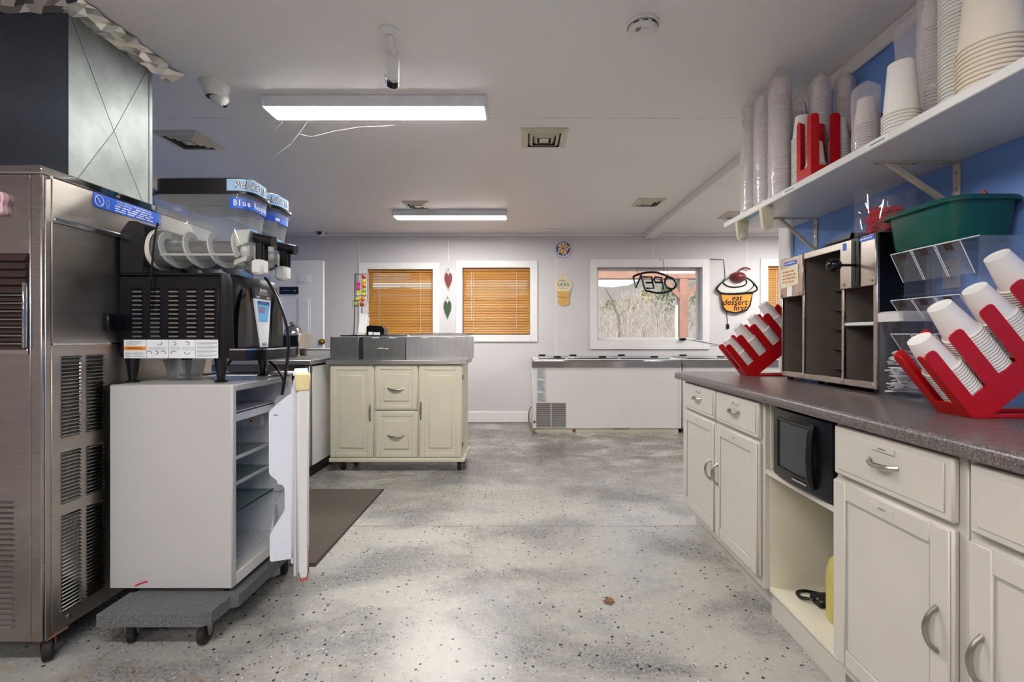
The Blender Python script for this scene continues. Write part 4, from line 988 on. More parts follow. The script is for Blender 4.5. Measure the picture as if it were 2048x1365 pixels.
for x, y in ((-1.53, 1.80), (-1.17, 1.81), (-1.53, 2.22), (-1.17, 2.22)): MB().cyl((x, y, .1385), (x, y, .156), .014, n=10).build('foot', M['black'], fr)
hg = Vector((-1.118, 2.238, 0)); dv = Vector((.432, -.902, 0)).normalized(); nv = Vector((.902, .432, 0)).normalized()
def dp(l, n_, z): return hg + dv*l + nv*n_ + Vector((0, 0, z))
dr = MB()
def dslab(mb, l0, l1, n0, n1, z0, z1, c=.0):
    a = MB().box(l0, l1, n0, n1, z0, z1, c); mb.add([dp(*v) for v in a.v], a.f); return mb
door = dslab(MB(), .0, .475, .018, .062, .168, .975, .008).build('door', M['enamel'], fr)
dslab(MB(), .012, .463, .004, .018, .18, .965, .003).build('door_gasket', M['label_grey'], door)
prof = [(.004, .915), (-.016, .905), (-.075, .852), (-.083, .84), (-.083, .60), (-.078, .59), (-.055, .565), (-.052, .55), (-.035, .545), (-.028, .53), (-.027, .445), (-.03, .435), (-.07, .37), (-.08, .35), (-.08, .25), (-.074, .243), (.004, .24)]
MB().prism(prof, dp(.43, 0, 0), nv, (0,0,1), dv*-.02).build('liner_end', M['liner'], door)
MB().prism(prof, dp(.05, 0, 0), nv, (0,0,1), dv*-.02).build('liner_end', M['liner'], door)
dslab(MB(), .03, .43, -.004, .005, .22, .93).build('liner_back', M['liner'], door)
dslab(MB(), .05, .41, -.082, -.075, .60, .70, .003).build('upper_rack_front', M['liner'], door)
dslab(MB(), .05, .41, -.079, -.073, .25, .35, .003).build('lower_rack_front', M['liner'], door)
dslab(MB(), .05, .41, -.075, -.004, .60, .606).build('rack_floor', M['liner'], door); dslab(MB(), .05, .41, -.073, -.004, .25, .256).build('rack_floor', M['liner'], door)
dslab(MB(), .415, .481, .010, .067, .925, .995, .006).build('cream_tape', M['tape'], door)
dslab(MB(), -.005, .33, .0, .06, .975, .986, .003).build('door_cap', M['enamel'], door)
a = dp(.4752, .03, .172); MB().tube([dp(.476, .022, .2), dp(.477, .03, .171), dp(.477, .052, .168), dp(.476, .06, .2), dp(.476, .063, .30)], .0022, 5).build('rust_edge', M['rust'], door)
MB().tube([dp(.478, .03, .168), dp(.478, .05, .169)], .004, 6).build('red_mark', M['ink_red'], door)
a = dp(.4305, -.066, .83); MB().tube([a, a+nv*.014-Vector((0,0,.003))], .002, 4).build('smudge', M['ink_grey'], door)
MB().box(-1.21, -1.125, 2.18, 2.262, .957, .972, .004).build('hinge_cover', M['enamel'], fr)
tag(MB().tube([(-1.51, 1.779, .17), (-1.49, 1.779, .178), (-1.475, 1.779, .184), (-1.462, 1.779, .185)], .003, 5).build('red_tie', M['ink_red']), 'thin red scuff line at the bottom of the fridge side', 'scuff')

# ================================================================== slush machine
SY0, SY1, SX0, SX1, SZ = 1.85, 2.23, -1.636, -1.175, .955
sm = thing('slush_machine', 'black two-hopper frozen drink machine on top of the mini fridge', 'slush machine', (-1.4, 2.04, SZ))
B0, B1 = SZ+.104, 1.392
MB().box(SX0, -1.226, SY0, SY1, B0, B1, .006).build('cabinet', M['navy_black'], sm)
me = MB().prism([(0, -.005), (-.005, -.004), (-.006, -.001), (0, .005)], (-.019, 0, 0), (0,1,0), (0,0,1), (.038, 0, 0)).mesh('louver', M['navy_black'])
m2 = MB().box(-.019, .019, -.0012, 0, -.0115, -.006, .0).mesh('louver_slot', M['nickel'])
for k in range(11):
    for q in range(5):
        xx = PX(274.5+36.2*q, SY0); z = PZ(580-.5+8.95*k, SY0); inst('louver', me, sm, (xx, SY0, z)); inst('louver_slot', m2, sm, (xx, SY0, z))
MB().box(SX0+.002, -1.22, SY0+.002, SY1-.002, B1, B1+.012, .004).build('top_deck', M['black'], sm)
# front fascia: rounded plan, hollowed on both sides of the control strip
fas = []
for z, dep in ((B0-.004, .0), (B0+.03, .004), (1.20, .0), (1.33, -.004), (1.372, -.006), (1.40, -.016)):
    pl = [(-1.226, SY0+.001), (-1.20, SY0+.001), (-1.178, SY0+.012), (-1.167, SY0+.04), (-1.165, SY0+.09), (-1.163, 2.04), (-1.165, SY1-.09), (-1.167, SY1-.04), (-1.178, SY1-.012), (-1.20, SY1-.001), (-1.226, SY1-.001)]
    fas.append([(x + (dep if x > -1.21 else 0), y, z) for x, y in pl])
fc = MB().loft(fas, True, True).build('front_fascia', M['black'], sm, ang=40)
for yc in (1.915, 2.165):   # hollow glass bays
    m = MB(); rows = []
    for i in range(9):
        z = B0+.035 + .25*i/8; hw = .052*(1-(i/8)**3*.75); rows.append([(-1.1615+.004*(1-abs(k/4-1)), yc+hw*(k/4-1), z) for k in range(9)])
    m.loft(rows, closed=False).build('glossy_bay', M['black_gloss'], fc, norm=False)
cp_ = MB(); cp_.prism([(1.972, 1.357), (2.104, 1.357), (2.10, 1.31), (1.977, 1.31)], (-1.157, 0, 0), (0,1,0), (0,0,1), (-.012, 0, 0)); cpn = cp_.build('control_panel', M['dark_grey'], fc)
MB().prism([(1.977, 1.309), (2.10, 1.309), (2.078, 1.096), (2.017, 1.096)], (-1.157, 0, 0), (0,1,0), (0,0,1), (-.010, 0, 0)).build('pale_label', M['label_white'], fc)
MB().prism([(1.99, 1.30), (2.09, 1.30), (2.073, 1.21), (2.004, 1.21)], (-1.156, 0, 0), (0,1,0), (0,0,1), (-.001, 0, 0)).build('label_tint', M['sky_label'], fc)
xf = -1.1555; YY = (0, 1, 0)
MB().text('BUNN', (xf, 2.038, 1.348), YY, EZ, .018, sx=1.1, thick=.02).build('lettering', M['label_white'], cpn)
MB().box(xf-.001, xf, 2.0, 2.075, 1.328, 1.341).build('display', M['ink_grey'], cpn)
for y in (1.99, 2.002, 2.07, 2.082): MB().box(xf-.001, xf+.001, y-.004, y+.004, 1.313, 1.322).build('button', M['label_grey'], cpn)
MB().text('PENGUIN', (xf+.0005, 2.038, 1.292), YY, EZ, .022, sx=.95, thick=.02, shear=.15).build('lettering', M['ink_blue'], fc)
strokes(MB(), (xf+.0005, 2.025, 1.262), YY, EZ, .05, .028, 3, 7).build('small_print', M['ink_red'], fc)
MB().box(xf-.002, xf, 2.028, 2.066, 1.105, 1.109).box(xf-.002, xf, 2.03, 2.064, 1.113, 1.116).build('small_print', M['ink_grey'], fc)
# drip tray
m = MB(); pl = [(-1.19, SY0+.0), (-1.12, SY0+.0), (-1.085, SY0+.03), (-1.07, SY0+.08), (-1.07, SY1-.08), (-1.085, SY1-.03), (-1.12, SY1), (-1.19, SY1)]
m.loft([[(x, y, z) for x, y in pl] for z in (1.045, 1.088)], True, True); dtp = m.build('drip_tray', M['black_gloss'], sm)
MB().loft([[(x+.003, y, z) for x, y in pl] for z in (1.088, 1.094)], True, True).build('tray_rim', M['chrome'], dtp)
for k in range(9): MB().box(-1.16, -1.08, SY0+.04+.038*k, SY0+.046+.038*k, 1.094, 1.097).build('tray_slat', M['black'], dtp)
# label strip along the bottom
zs0, zs1 = PZ(717, SY0), PZ(680, SY0); xs0, xs1 = PX(249, SY0), PX(437, SY0)
lb = MB().box(xs0, xs1, SY0-.003, SY0-.0015, zs0, zs1).build('instruction_label', M['label_white'], sm)
lx = lambda f_: xs0+(xs1-xs0)*f_
wz_ = MB().box(lx(.003), lx(.232), SY0-.0036, SY0-.003, zs0+(zs1-zs0)*.44, zs0+(zs1-zs0)*.64).build('orange_band', M['orange'], lb)
MB().text('WARNING', (lx(.12), SY0-.0042, zs0+(zs1-zs0)*.54), EX, EZ, .013, thick=.01).build('lettering', M['ink'], wz_)
pr = MB()
for k in range(3): pr.box(lx(.03), lx(.20-.03*k), SY0-.0036, SY0-.003, zs1-.009-.006*k, zs1-.0075-.006*k)
for a, b in ((.015, .085), (.1, .225)):
    for k in range(4): pr.box(lx(a), lx(b-.02*(k % 2)), SY0-.0036, SY0-.003, zs0+.006+.006*k, zs0+.0075+.006*k)
for a, b in ((.26, .45), (.49, .60), (.62, .75)):
    for k in range(3): pr.box(lx(a), lx(b), SY0-.0036, SY0-.003, zs0+.034+.005*k, zs0+.035+.005*k)
for k in range(12): pr.box(lx(.78), lx(.99-.05*(k % 3 == 0)), SY0-.0036, SY0-.003, zs0+.006+.0053*k, zs0+.0075+.0053*k)
pr.build('small_print', M['ink_grey'], lb)
pr = MB()
for fx_, fz_ in ((.38, .8), (.53, .8), (.67, .8), (.27, .3), (.34, .3), (.42, .3), (.53, .3), (.67, .3)):
    cx_, cz_ = lx(fx_), zs0+(zs1-zs0)*fz_; a0 = random.uniform(0, 6)
    pr.tube([(cx_+.010*math.cos(a0+k*.7), SY0-.0034, cz_+.007*math.sin(a0+k*.7)) for k in range(6)], .0012, 4)
pr.build('step_drawing', M['ink'], lb)
for x in (.239, .475, .76): MB().box(lx(x)-.0008, lx(x)+.0008, SY0-.0036, SY0-.003, zs0, zs1).build('divider', M['ink_grey'], lb)
for x, y in ((-1.61, 1.885), (-1.245, 1.885), (-1.245, 2.19), (-1.61, 2.19)):
    MB().lathe([(.0, 0), (.024, 0), (.024, .006), (.014, .010), (.026, .104), (0, .104)], (x, y, SZ+.0005), n=16).build('leg', M['black_gloss'], sm)
# back housing
MB().prism([(-1.634, B1+.012), (-1.545, B1+.012), (-1.535, 1.52), (-1.535, 1.60), (-1.57, 1.615), (-1.60, 1.615), (-1.634, 1.57)], (0, SY0+.003, 0), EX, EZ, (0, SY1-SY0-.006, 0)).build('rear_housing', M['black'], sm)
# hoppers
clear('barrel_dark', (150, 160, 170), .1)
def hopper(yc, flavour, lab_m):
    zc, rr = 1.512, .082; xb, xf2 = -1.47, -1.135
    hp = bpy.data.objects.new('hopper', None); COL.objects.link(hp); hp.parent = sm; hp.location = Vector((-1.3, yc, B1)) - sm.location
    rings = []
    def rrect(x0, x1, hw, z, r, n=5):
        r = min(r, hw*.98, (x1-x0)*.45); pts = []
        for cx_, cy_, a0 in ((x1-r, yc+hw-r, 0), (x0+r, yc+hw-r, 90), (x0+r, yc-hw+r, 180), (x1-r, yc-hw+r, 270)):
            for k in range(n+1):
                a = R(a0+90*k/n); pts.append((cx_+r*math.cos(a), cy_+r*math.sin(a), z))
        return pts
    for z in [zc-rr*math.cos(R(a)) for a in (8, 20, 35, 50, 65, 80)]:
        hw = math.sqrt(max(1e-6, rr*rr-(z-zc)**2)); rings.append(rrect(-1.54, xf2, hw, z, .012))
    for z, x0, x1, hw in ((1.53, -1.532, xf2, rr), (1.585, -1.52, xf2, rr), (1.60, -1.50, xf2, rr+.001), (1.66, -1.515, -1.125, rr+.003), (1.728, -1.525, -1.110, rr+.004)):
        rings.append(rrect(x0, x1, hw, z, .05 if z > 1.57 else .02))
    MB().loft(rings, True, False).build('clear_bowl', M['hopper'], hp, ang=60)
    MB().loft([rrect(-1.533, -1.102, rr+.007, z, .055) for z in (1.726, 1.738)], True, True).build('bowl_rim', M['black'], hp)
    lid = MB().loft([rrect(-1.52, -1.114, rr-.003, z, .05) for z in (1.738, 1.792)] + [rrect(-1.515, -1.119, rr-.008, 1.796, .05)], True, True).build('lid', M['black'], hp)
    def band(x_a, x_b, nm, m, z0, z1, off):
        full = rrect(-1.478-off, -1.072+off, rr-.003+off, 0, .05+off, 8); sel = [p for p in full if x_a <= p[0] <= x_b and p[1] < yc+rr]
        sel.sort(key=lambda p: (p[1] if nm == 'front_band' else p[1], p[0])); return full
    # printed front band wraps the rounded front of the lid
    def wrap(x_from, off, z0, z1, m, nm, par, rad=.05, hw=None, xf_=-1.114):
        hw = hw or rr-.003; pts = [(x_from, yc-hw-off)]
        for k in range(9):
            a = R(-90+90*k/8); pts.append((xf_-rad+(rad+off)*math.cos(a), yc-hw+rad+(rad+off)*math.sin(a)))
        for k in range(9):
            a = R(90*k/8); pts.append((xf_-rad+(rad+off)*math.cos(a), yc+hw-rad+(rad+off)*math.sin(a)))
        pts.append((x_from, yc+hw+off))
        return MB().loft([[(x, y, z) for x, y in pts] for z in (z0, z1)], closed=False).build(nm, m, par, norm=False), pts
    lbn, pts = wrap(-1.207, .0008, 1.742, 1.790, M['band_blue'], 'printed_band', lid)
    def along(pts, txt, z, size, m, par, start, sx=1.0, thick=.02, shear=.0, off=.001):
        """letters placed one after another round the band"""
        L = [0]
        for i in range(1, len(pts)): L.append(L[-1]+(Vector(pts[i])-Vector(pts[i-1])).length)
        mb = MB(); s_ = start
        for ch in txt:
            i = max(1, min(len(L)-1, next((j for j in range(1, len(L)) if L[j] >= s_), len(L)-1)))
            f_ = (s_-L[i-1])/max(1e-6, L[i]-L[i-1]); a, b = Vector(pts[i-1]), Vector(pts[i]); p = a.lerp(b, min(1, f_)); dd_ = (b-a).normalized()
            nn = Vector((dd_.y, -dd_.x)); mb.text(ch, (p.x+nn.x*off, p.y+nn.y*off, z), (dd_.x, dd_.y, 0), EZ, size, sx=sx, thick=thick, shear=shear); s_ += size*.62*sx
        mb.build('lettering', m, par)
    along(pts, 'PENGUIN', 1.765, .038, M['ink'], lbn, .04, 1.0, .05, .15, .0008); along(pts, 'PENGUIN', 1.765, .038, M['label_white'], lbn, .04, 1.0, .004, .15, .0016)
    tb, pts2 = wrap(-1.478, .0008, 1.742, 1.790, M['sky_label'], 'rear_band', lid) if False else (None, None)
    m = MB().box(-1.5218, -1.5205, yc-rr+.05, yc+rr-.05, 1.742, 1.79); m.build('rear_band', M['sky_label'], lid)
    fl, pts3 = wrap(-1.19, .0012, 1.668, 1.712, M[lab_m], 'flavour_label', hp, .05, rr+.003, -1.12)
    if flavour: along(pts3, flavour, 1.690, .034, M['label_white'], fl, .022, .78, .03)
    else: along(pts3, '-', 1.685, .06, M['label_white'], fl, .09, 1.2, .05)
    MB().box(-1.1255, -1.1235, yc-.05, yc+.0, 1.585, 1.592).build('sticker_base', M['sky_label'], fl)
    # cold drum and auger
    MB().cyl((-1.535, yc, zc-.006), (-1.18, yc, zc-.006), .046, n=24).build('cold_drum', M['steel_dark'], hp)
    hx = []; n = 96; turns = 3.4
    for k in range(n+1):
        a = 2*PI*turns*k/n + 1.2; x = -1.52+.34*k/n
        hx.append([(x, yc+q*math.cos(a), zc+q*math.sin(a)) for q in (.05, .077)] + [(x+.007, yc+q*math.cos(a), zc+q*math.sin(a)) for q in (.077, .05)])
    MB().loft(hx, True, True).build('auger', M['cord_white'], hp, ang=50)
    MB().cyl((-1.49, yc-.064, zc-.03), (-1.18, yc-.064, zc-.03), .005, n=8).cyl((-1.49, yc+.064, zc-.0), (-1.18, yc+.064, zc-.0), .005, n=8).build('auger_rod', M['cord_white'], hp)
    MB().prism([(0, 0), (.05, .02), (.06, .075), (-.005, .07)], (-1.195, yc-.045, zc+.005), EX, EZ, (0, .008, 0)).lathe([(0, 0), (.03, .0), (.04, .02), (.03, .045), (0, .05)], (-1.19, yc, zc-.008), (1, 0, 0), 14).prism([(0, 0), (.05, .02), (.055, .04), (.0, .02)], (-1.195, yc-.05, zc-.07), EX, EZ, (0, .05, 0)).build('auger_nose', M['cord_white'], hp)
    MB().lathe([(.083, 0), (.089, .006), (.089, .016), (.083, .022)], (-1.545, yc, zc), (1, 0, 0), 28).build('barrel_seal', M['cord_white'], hp)
    # tap
    MB().box(-1.145, -1.09, yc-.028, yc+.028, 1.405, 1.475, .012).build('tap_block', M['enamel'], hp)
    MB().box(-1.125, -1.095, yc-.022, yc+.022, 1.468, 1.545, .004).build('tap_stem', M['black'], hp)
    for k in (-1, 0, 1): MB().box(-1.0945, -1.09, yc+.013*k-.003, yc+.013*k+.003, 1.47, 1.54).build('stem_rib', M['black_gloss'], hp)
    MB().cyl((-1.153, yc, 1.568), (-1.057, yc, 1.548), .023, n=16).build('tap_handle', M['black'], hp)
    MB().tube([(-1.135, yc-.02, 1.475), (-1.15, yc-.03, 1.46), (-1.16, yc-.032, 1.45)], .008, 8).build('trigger', M['black'], hp)
hopper(1.942, 'Blue Raspberry', 'blue_label')
hopper(2.132, '', 'blue_label')
# cords
def cable(nm, lab, pts, r, m='black', cat='cord'):
    t_ = thing(nm, lab, cat, pts[-1]); MB().tube(smooth(pts, 6), r, 8).build('cable', M[m], t_)
q = lambda u, v, Y: (PX(u, Y), Y, PZ(v, Y))
cable('draped_cable', 'black power cord draped over the slush machine front into the fridge', [q(530, 556, 2.02), q(538, 566, 2.0), q(556, 600, 1.97), q(571, 645, 1.95), q(577, 685, 1.945), q(575, 720, 1.945), q(570, 755, 1.95), q(564, 790, 1.955)], .006)
cable('drip_hose', 'thin black hose hanging under the drip tray to the fridge door', [q(539, 724, 2.06), q(551, 735, 2.02), q(563, 750, 1.99), q(569, 768, 1.965)], .006)
cable('probe_wire', 'thin black wire hanging down the slush machine vents', [q(316, 446, 1.838), q(310, 470, 1.838), q(304, 530, 1.838), q(300, 585, 1.838), q(297, 624, 1.838)], .0035)
cable('curved_cable', 'black cord curving under the slush machine on the fridge top', [(-1.36, 2.13, 1.03), (-1.40, 2.135, .995), (-1.46, 2.14, .968), (-1.53, 2.14, .963), (-1.60, 2.13, .963)], .006)
tag(MB().lathe([(.0, .003), (.06, .003), (.062, 0), (.075, .07), (.08, .085), (.077, .085), (.072, .07), (.058, .006), (0, .006)], (-1.50, 2.03, .957), n=24).build('clear_tub', M['hopper']), 'small clear plastic tub tucked under the slush machine', 'tub')
tag(MB().box(-1.42, -1.33, 1.95, 2.08, .957, .985, .006).build('clear_box', M['acrylic']), 'clear plastic box lid under the slush machine', 'box')
# mat
t = thing('floor_mat', 'dark brown ribbed floor mat beside the mini fridge', 'mat', (-1.4, 2.8, 0))
MB().box(-1.78, -1.03, 2.275, 3.38, .0006, .010, .003).build('pile', M['mat_fibre'], t)
MB().box(-1.80, -1.022, 2.258, 3.395, .0004, .0045, .002).build('rubber_border', M['rubber'], t)
t = thing('dry_leaf', 'crumpled dry brown leaf lying on the bare floor', 'leaf', (PX(1216, 1.958), 1.958, 0))
lf = MB(); lx0, ly0 = PX(1216, 1.958), 1.958
for k in range(7):
    a = random.uniform(0, 6.28); p = Vector((lx0+.012*math.cos(a), ly0+.012*math.sin(a), .002+.006*random.random())); e1 = Vector((math.cos(a), math.sin(a), .3))*.016; e2 = Vector((-math.sin(a), math.cos(a), random.uniform(-.2, .6)))*.016
    lf.add([p-e1, p+e2, p+e1, p-e2*.6], [(0,1,2), (0,2,3)])
lf.build('blade', M['leaf_brown'], t, norm=False); MB().tube([(lx0, ly0, .003), (lx0+.02, ly0-.01, .008), (lx0+.028, ly0-.004, .004)], .0012, 4).build('stalk', M['leaf_brown'], t)
# ================================================================== base cabinets and counter on the right
XD, XF, XT, ZC = .985, 1.003, 1.065, .917
def cab_front(name, y0, y1, z0, z1, parent, inset, label_strip=True, plainf=False):
    o = MB().box(XD, XF-.0005, y0, y1, z0, z1, .005).build(name, M['cab_white'], parent)
    if plainf:
        MB().box(XD-.003, XD, y0+.02, y1-.02, z0+.018, z1-.018, .003).build('raised_field', M['cab_white'], o)
    else:
        for a, b in ((y0+.004, y0+inset), (y1-inset, y1-.004)): MB().box(XD-.006, XD, a, b, z0+.004, z1-.004, .004).build('stile', M['cab_white'], o)
        for a, b in ((z0+.004, z0+inset), (z1-inset, z1-.004)): MB().box(XD-.006, XD, y0+inset, y1-inset, a, b, .004).build('rail', M['cab_white'], o)
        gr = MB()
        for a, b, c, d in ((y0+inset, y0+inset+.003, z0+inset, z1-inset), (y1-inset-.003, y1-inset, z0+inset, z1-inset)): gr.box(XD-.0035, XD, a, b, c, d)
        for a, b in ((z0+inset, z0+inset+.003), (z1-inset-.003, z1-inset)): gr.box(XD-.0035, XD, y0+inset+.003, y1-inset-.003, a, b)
        gr.build('panel_shade_line', M['groove_shade'], o)  # grey strips paint the shadow line round each door panel
    if label_strip:
        yc = (y0+y1)/2; zz = z1-(.03 if plainf else .028); s = MB().box(XD-.0075, XD-.0058 if not plainf else XD-.0028, yc-.04, yc+.04, zz-.007, zz+.007).build('clear_label', M['cab_white'], o)
        MB().box(XD-.0082, XD-.0075, yc-.012, yc+.012, zz-.002, zz+.002).build('faint_print', M['ink_grey'], s)
    return o
def pull(parent, y, z, vert, L=.095):
    if vert: bow_handle(parent, (XD-.004, y, z-L/2), (XD-.004, y, z+L/2), (-.03, 0, 0), .0055)
    else: bow_handle(parent, (XD-.002, y-L/2, z), (XD-.002, y+L/2, z), (-.026, 0, -.004), .0055)
def unit(y0, y1, label, fronts, toe=True):
    t = thing('base_cabinet', label, 'cabinet', (1.3, (y0+y1)/2, 0), 'white base cabinets under the counter')
    MB().box(XF, 1.60, y0+.001, y1-.001, .10, .878, .002).build('carcass', M['cab_white'], t)
    MB().box(XT, 1.60, y0+.001, y1-.001, 0.0005, .0995).build('toe_kick', M['cab_white'], t)
    for a, b, hs in fronts:
        d = cab_front('drawer', a, b, .716, .868, t, .03, plainf=True); pull(d, (a+b)/2, .80, False)
        d = cab_front('door', a, b, .14, .703, t, .055); pull(d, a+.035 if hs < 0 else b-.035, .455, True, .105)
    return t
unit(1.874, 2.775, 'white double-door base cabinet at the far end of the counter', [(2.320, 2.758, -1), (1.893, 2.306, 1)])
unit(1.020, 1.446, 'white base cabinet with one drawer and door, next to the microwave bay', [(1.038, 1.434, -1)])
unit(.560, 1.018, 'white base cabinet at the right edge of the picture', [(.575, 1.002, 1)])
t = thing('open_bay', 'open white cabinet bay with a shelf carrying the microwave', 'cabinet', (1.3, 1.66, 0))
MB().box(1.018, 1.589, 1.4465, 1.8655, .1005, .116).build('bay_floor', M['cab_inside'], t)
MB().box(XF, 1.60, 1.4465, 1.8735, .578, .598, .002).build('bay_shelf', M['cab_white'], t)
MB().box(1.590, 1.60, 1.4465, 1.8735, .598, .878).box(1.590, 1.60, 1.4465, 1.8735, .1005, .578).build('back_panel', M['cab_inside'], t)
MB().box(1.03, 1.055, 1.4465, 1.8735, .0005, .100).build('toe_board', M['cab_white'], t)
MB().box(XF+.02, 1.59, 1.866, 1.8735, .1005, .577).box(XF+.02, 1.59, 1.866, 1.8735, .599, .877).build('side_lining', M['cab_inside'], t)
# counter top with a rounded far corner
ct = thing('countertop', 'long grey speckled laminate countertop with a rounded far corner', 'countertop', (1.3, 1.7, .88))
def plan(d):
    pts = [(XR-.001, .45), (.965+d, .45)]
    for k in range(9):
        a = R(180-90*k/8); pts.append((1.065+(.10-d)*math.cos(a), 2.855+(.10-d)*math.sin(a)))
    return pts + [(XR-.001, 2.955-d)] if True else pts
def plan_w(d): return plan(d)
rings = []
for z, d in ((.8785, .004), (.884, .0), (.904, .0), (.911, .0025), (.9155, .008), (.917, .014)): rings.append([(x, y, z) for x, y in plan(d)])
m = MB().loft(rings, True, True); m.v = [(x, min(y, 2.955), z) for x, y, z in m.v]
# the slab stops at the end of the partition wall
m.build('slab', M['laminate'], ct, ang=40)

# microwave
mw = thing('microwave', 'black microwave with tinted window on the bay shelf', 'microwave', (1.2, 1.62, .598))
MB().box(1.02, 1.34, 1.462, 1.795, .612, .862, .006).build('case', M['black'], mw)
rows = []
for i in range(9):
    y = 1.458+.34*i/8; b = .018*(1-(i/4-1)**2); rows.append([(1.02, y, .606), (1.0-b, y, .606), (.996-b, y, .615), (.996-b, y, .855), (1.0-b, y, .866), (1.02, y, .866)])
fr_ = MB().loft(rows, True, True).build('door_front', M['black'], mw, ang=50)
def bow(y): return .996-.018*(1-((y-1.628)/.17)**2)
m = MB(); m.loft([[(bow(y)-.001, y, z) for z in (.655, .825)] for y in (1.55, 1.6, 1.65, 1.70, 1.735)], closed=False)
m.build('tinted_window', M['dark_grey'], fr_, norm=False)
wf = MB()
for z in (.648, .832): wf.tube([(bow(y)-.002, y, z) for y in (1.54, 1.6, 1.65, 1.70, 1.742)], .005, 8)
wf.tube([(bow(1.742)-.002, 1.742, .648), (bow(1.742)-.002, 1.742, .832)], .005, 8).build('window_bezel', M['black'], fr_)
MB().tube([(bow(1.53)-.004, 1.53, .845), (bow(1.53)-.014, 1.529, .81), (bow(1.53)-.018, 1.528, .735), (bow(1.53)-.014, 1.529, .66), (bow(1.53)-.004, 1.53, .63)], [.009, .012, .013, .012, .009], 10).build('door_handle', M['black'], fr_)
MB().tube([(bow(y)-.002, y, .632) for y in (1.56, 1.6, 1.64)], .003, 6).build('chrome_trim', M['chrome'], fr_)
MB().box(1.012, 1.02, 1.464, 1.50, .62, .85, .002).build('side_panel', M['black_matte'], mw)
for x in (1.05, 1.3):
    for y in (1.49, 1.76): MB().cyl((x, y, .5985), (x, y, .613), .012, n=10).build('foot', M['rubber'], mw)
# jug and power brick in the bay
jg = thing('jug', 'yellow liquid in a translucent jug on the bay floor', 'jug', (1.17, 1.628, .116))
MB().lathe([(0, .0005), (.06, .0005), (.068, .01), (.068, .17), (.06, .21), (.035, .245), (.022, .25), (.022, .27), (0, .27)], (1.17, 1.628, .116), n=24).build('bottle', M['juice'], jg)
MB().tube([(1.13, 1.59, .37), (1.11, 1.565, .35), (1.108, 1.56, .32), (1.12, 1.575, .29)], .008, 8).build('grip', M['juice'], jg)
MB().lathe([(.024, .262), (.024, .285), (0, .285)], (1.17, 1.628, .116), n=16).build('cap', M['enamel'], jg)
pb = thing('power_brick', 'black power adapter with coiled cord on the bay floor', 'adapter', (1.16, 1.77, .116))
MB().box(1.12, 1.24, 1.71, 1.775, .1165, .15, .008).build('brick', M['black'], pb)
MB().tube(smooth([(1.12, 1.745, .135), (1.09, 1.775, .126), (1.10, 1.815, .123), (1.14, 1.825, .123), (1.19, 1.80, .123)]), .006, 7).build('cord', M['black'], pb)

# ================================================================== cups
def cup_mesh(h, rt, rb, m, n=24):
    return MB().lathe([(0, h-.003), (rb-.004, h-.003), (rb-.003, h), (rb, h), (rt, .0048), (rt+.0045, .0044), (rt+.0055, .0024), (rt+.0045, .0003), (rt, 0), (rt-.0003, .0048), (rb-.0003, h-.0035), (0, h-.0035)], n=n).mesh('paper_cup', m, 40)
cupA = cup_mesh(.105, .0435, .030, M['cup_white']); cupB = cup_mesh(.105, .0385, .027, M['cup_white'])
cupW = cup_mesh(.175, .050, .037, M['cup_white'], 32); cupC = cup_mesh(.20, .070, .052, M['cup_cream'], 36)
cupT = cup_mesh(.10, .0455, .032, M['cup_foam'], 28); cupS = cup_mesh(.11, .038, .027, M['cup_foam']); cupM = cup_mesh(.11, .040, .029, M['cup_foam'])
def stack(me, base, n, pitch, nested, top, group, ax=(0, 0, 1), name='paper_cup', cat='cup'):
    ax = Vector(ax).normalized(); q = Vector((0, 0, 1)).rotation_difference(ax).to_matrix(); base = Vector(base)
    for k in range(n):
        o = inst(name, me, None, base+ax*(pitch*k+.0005), mtx=q)
        tag(o, top if k == n-1 else nested, cat, group)
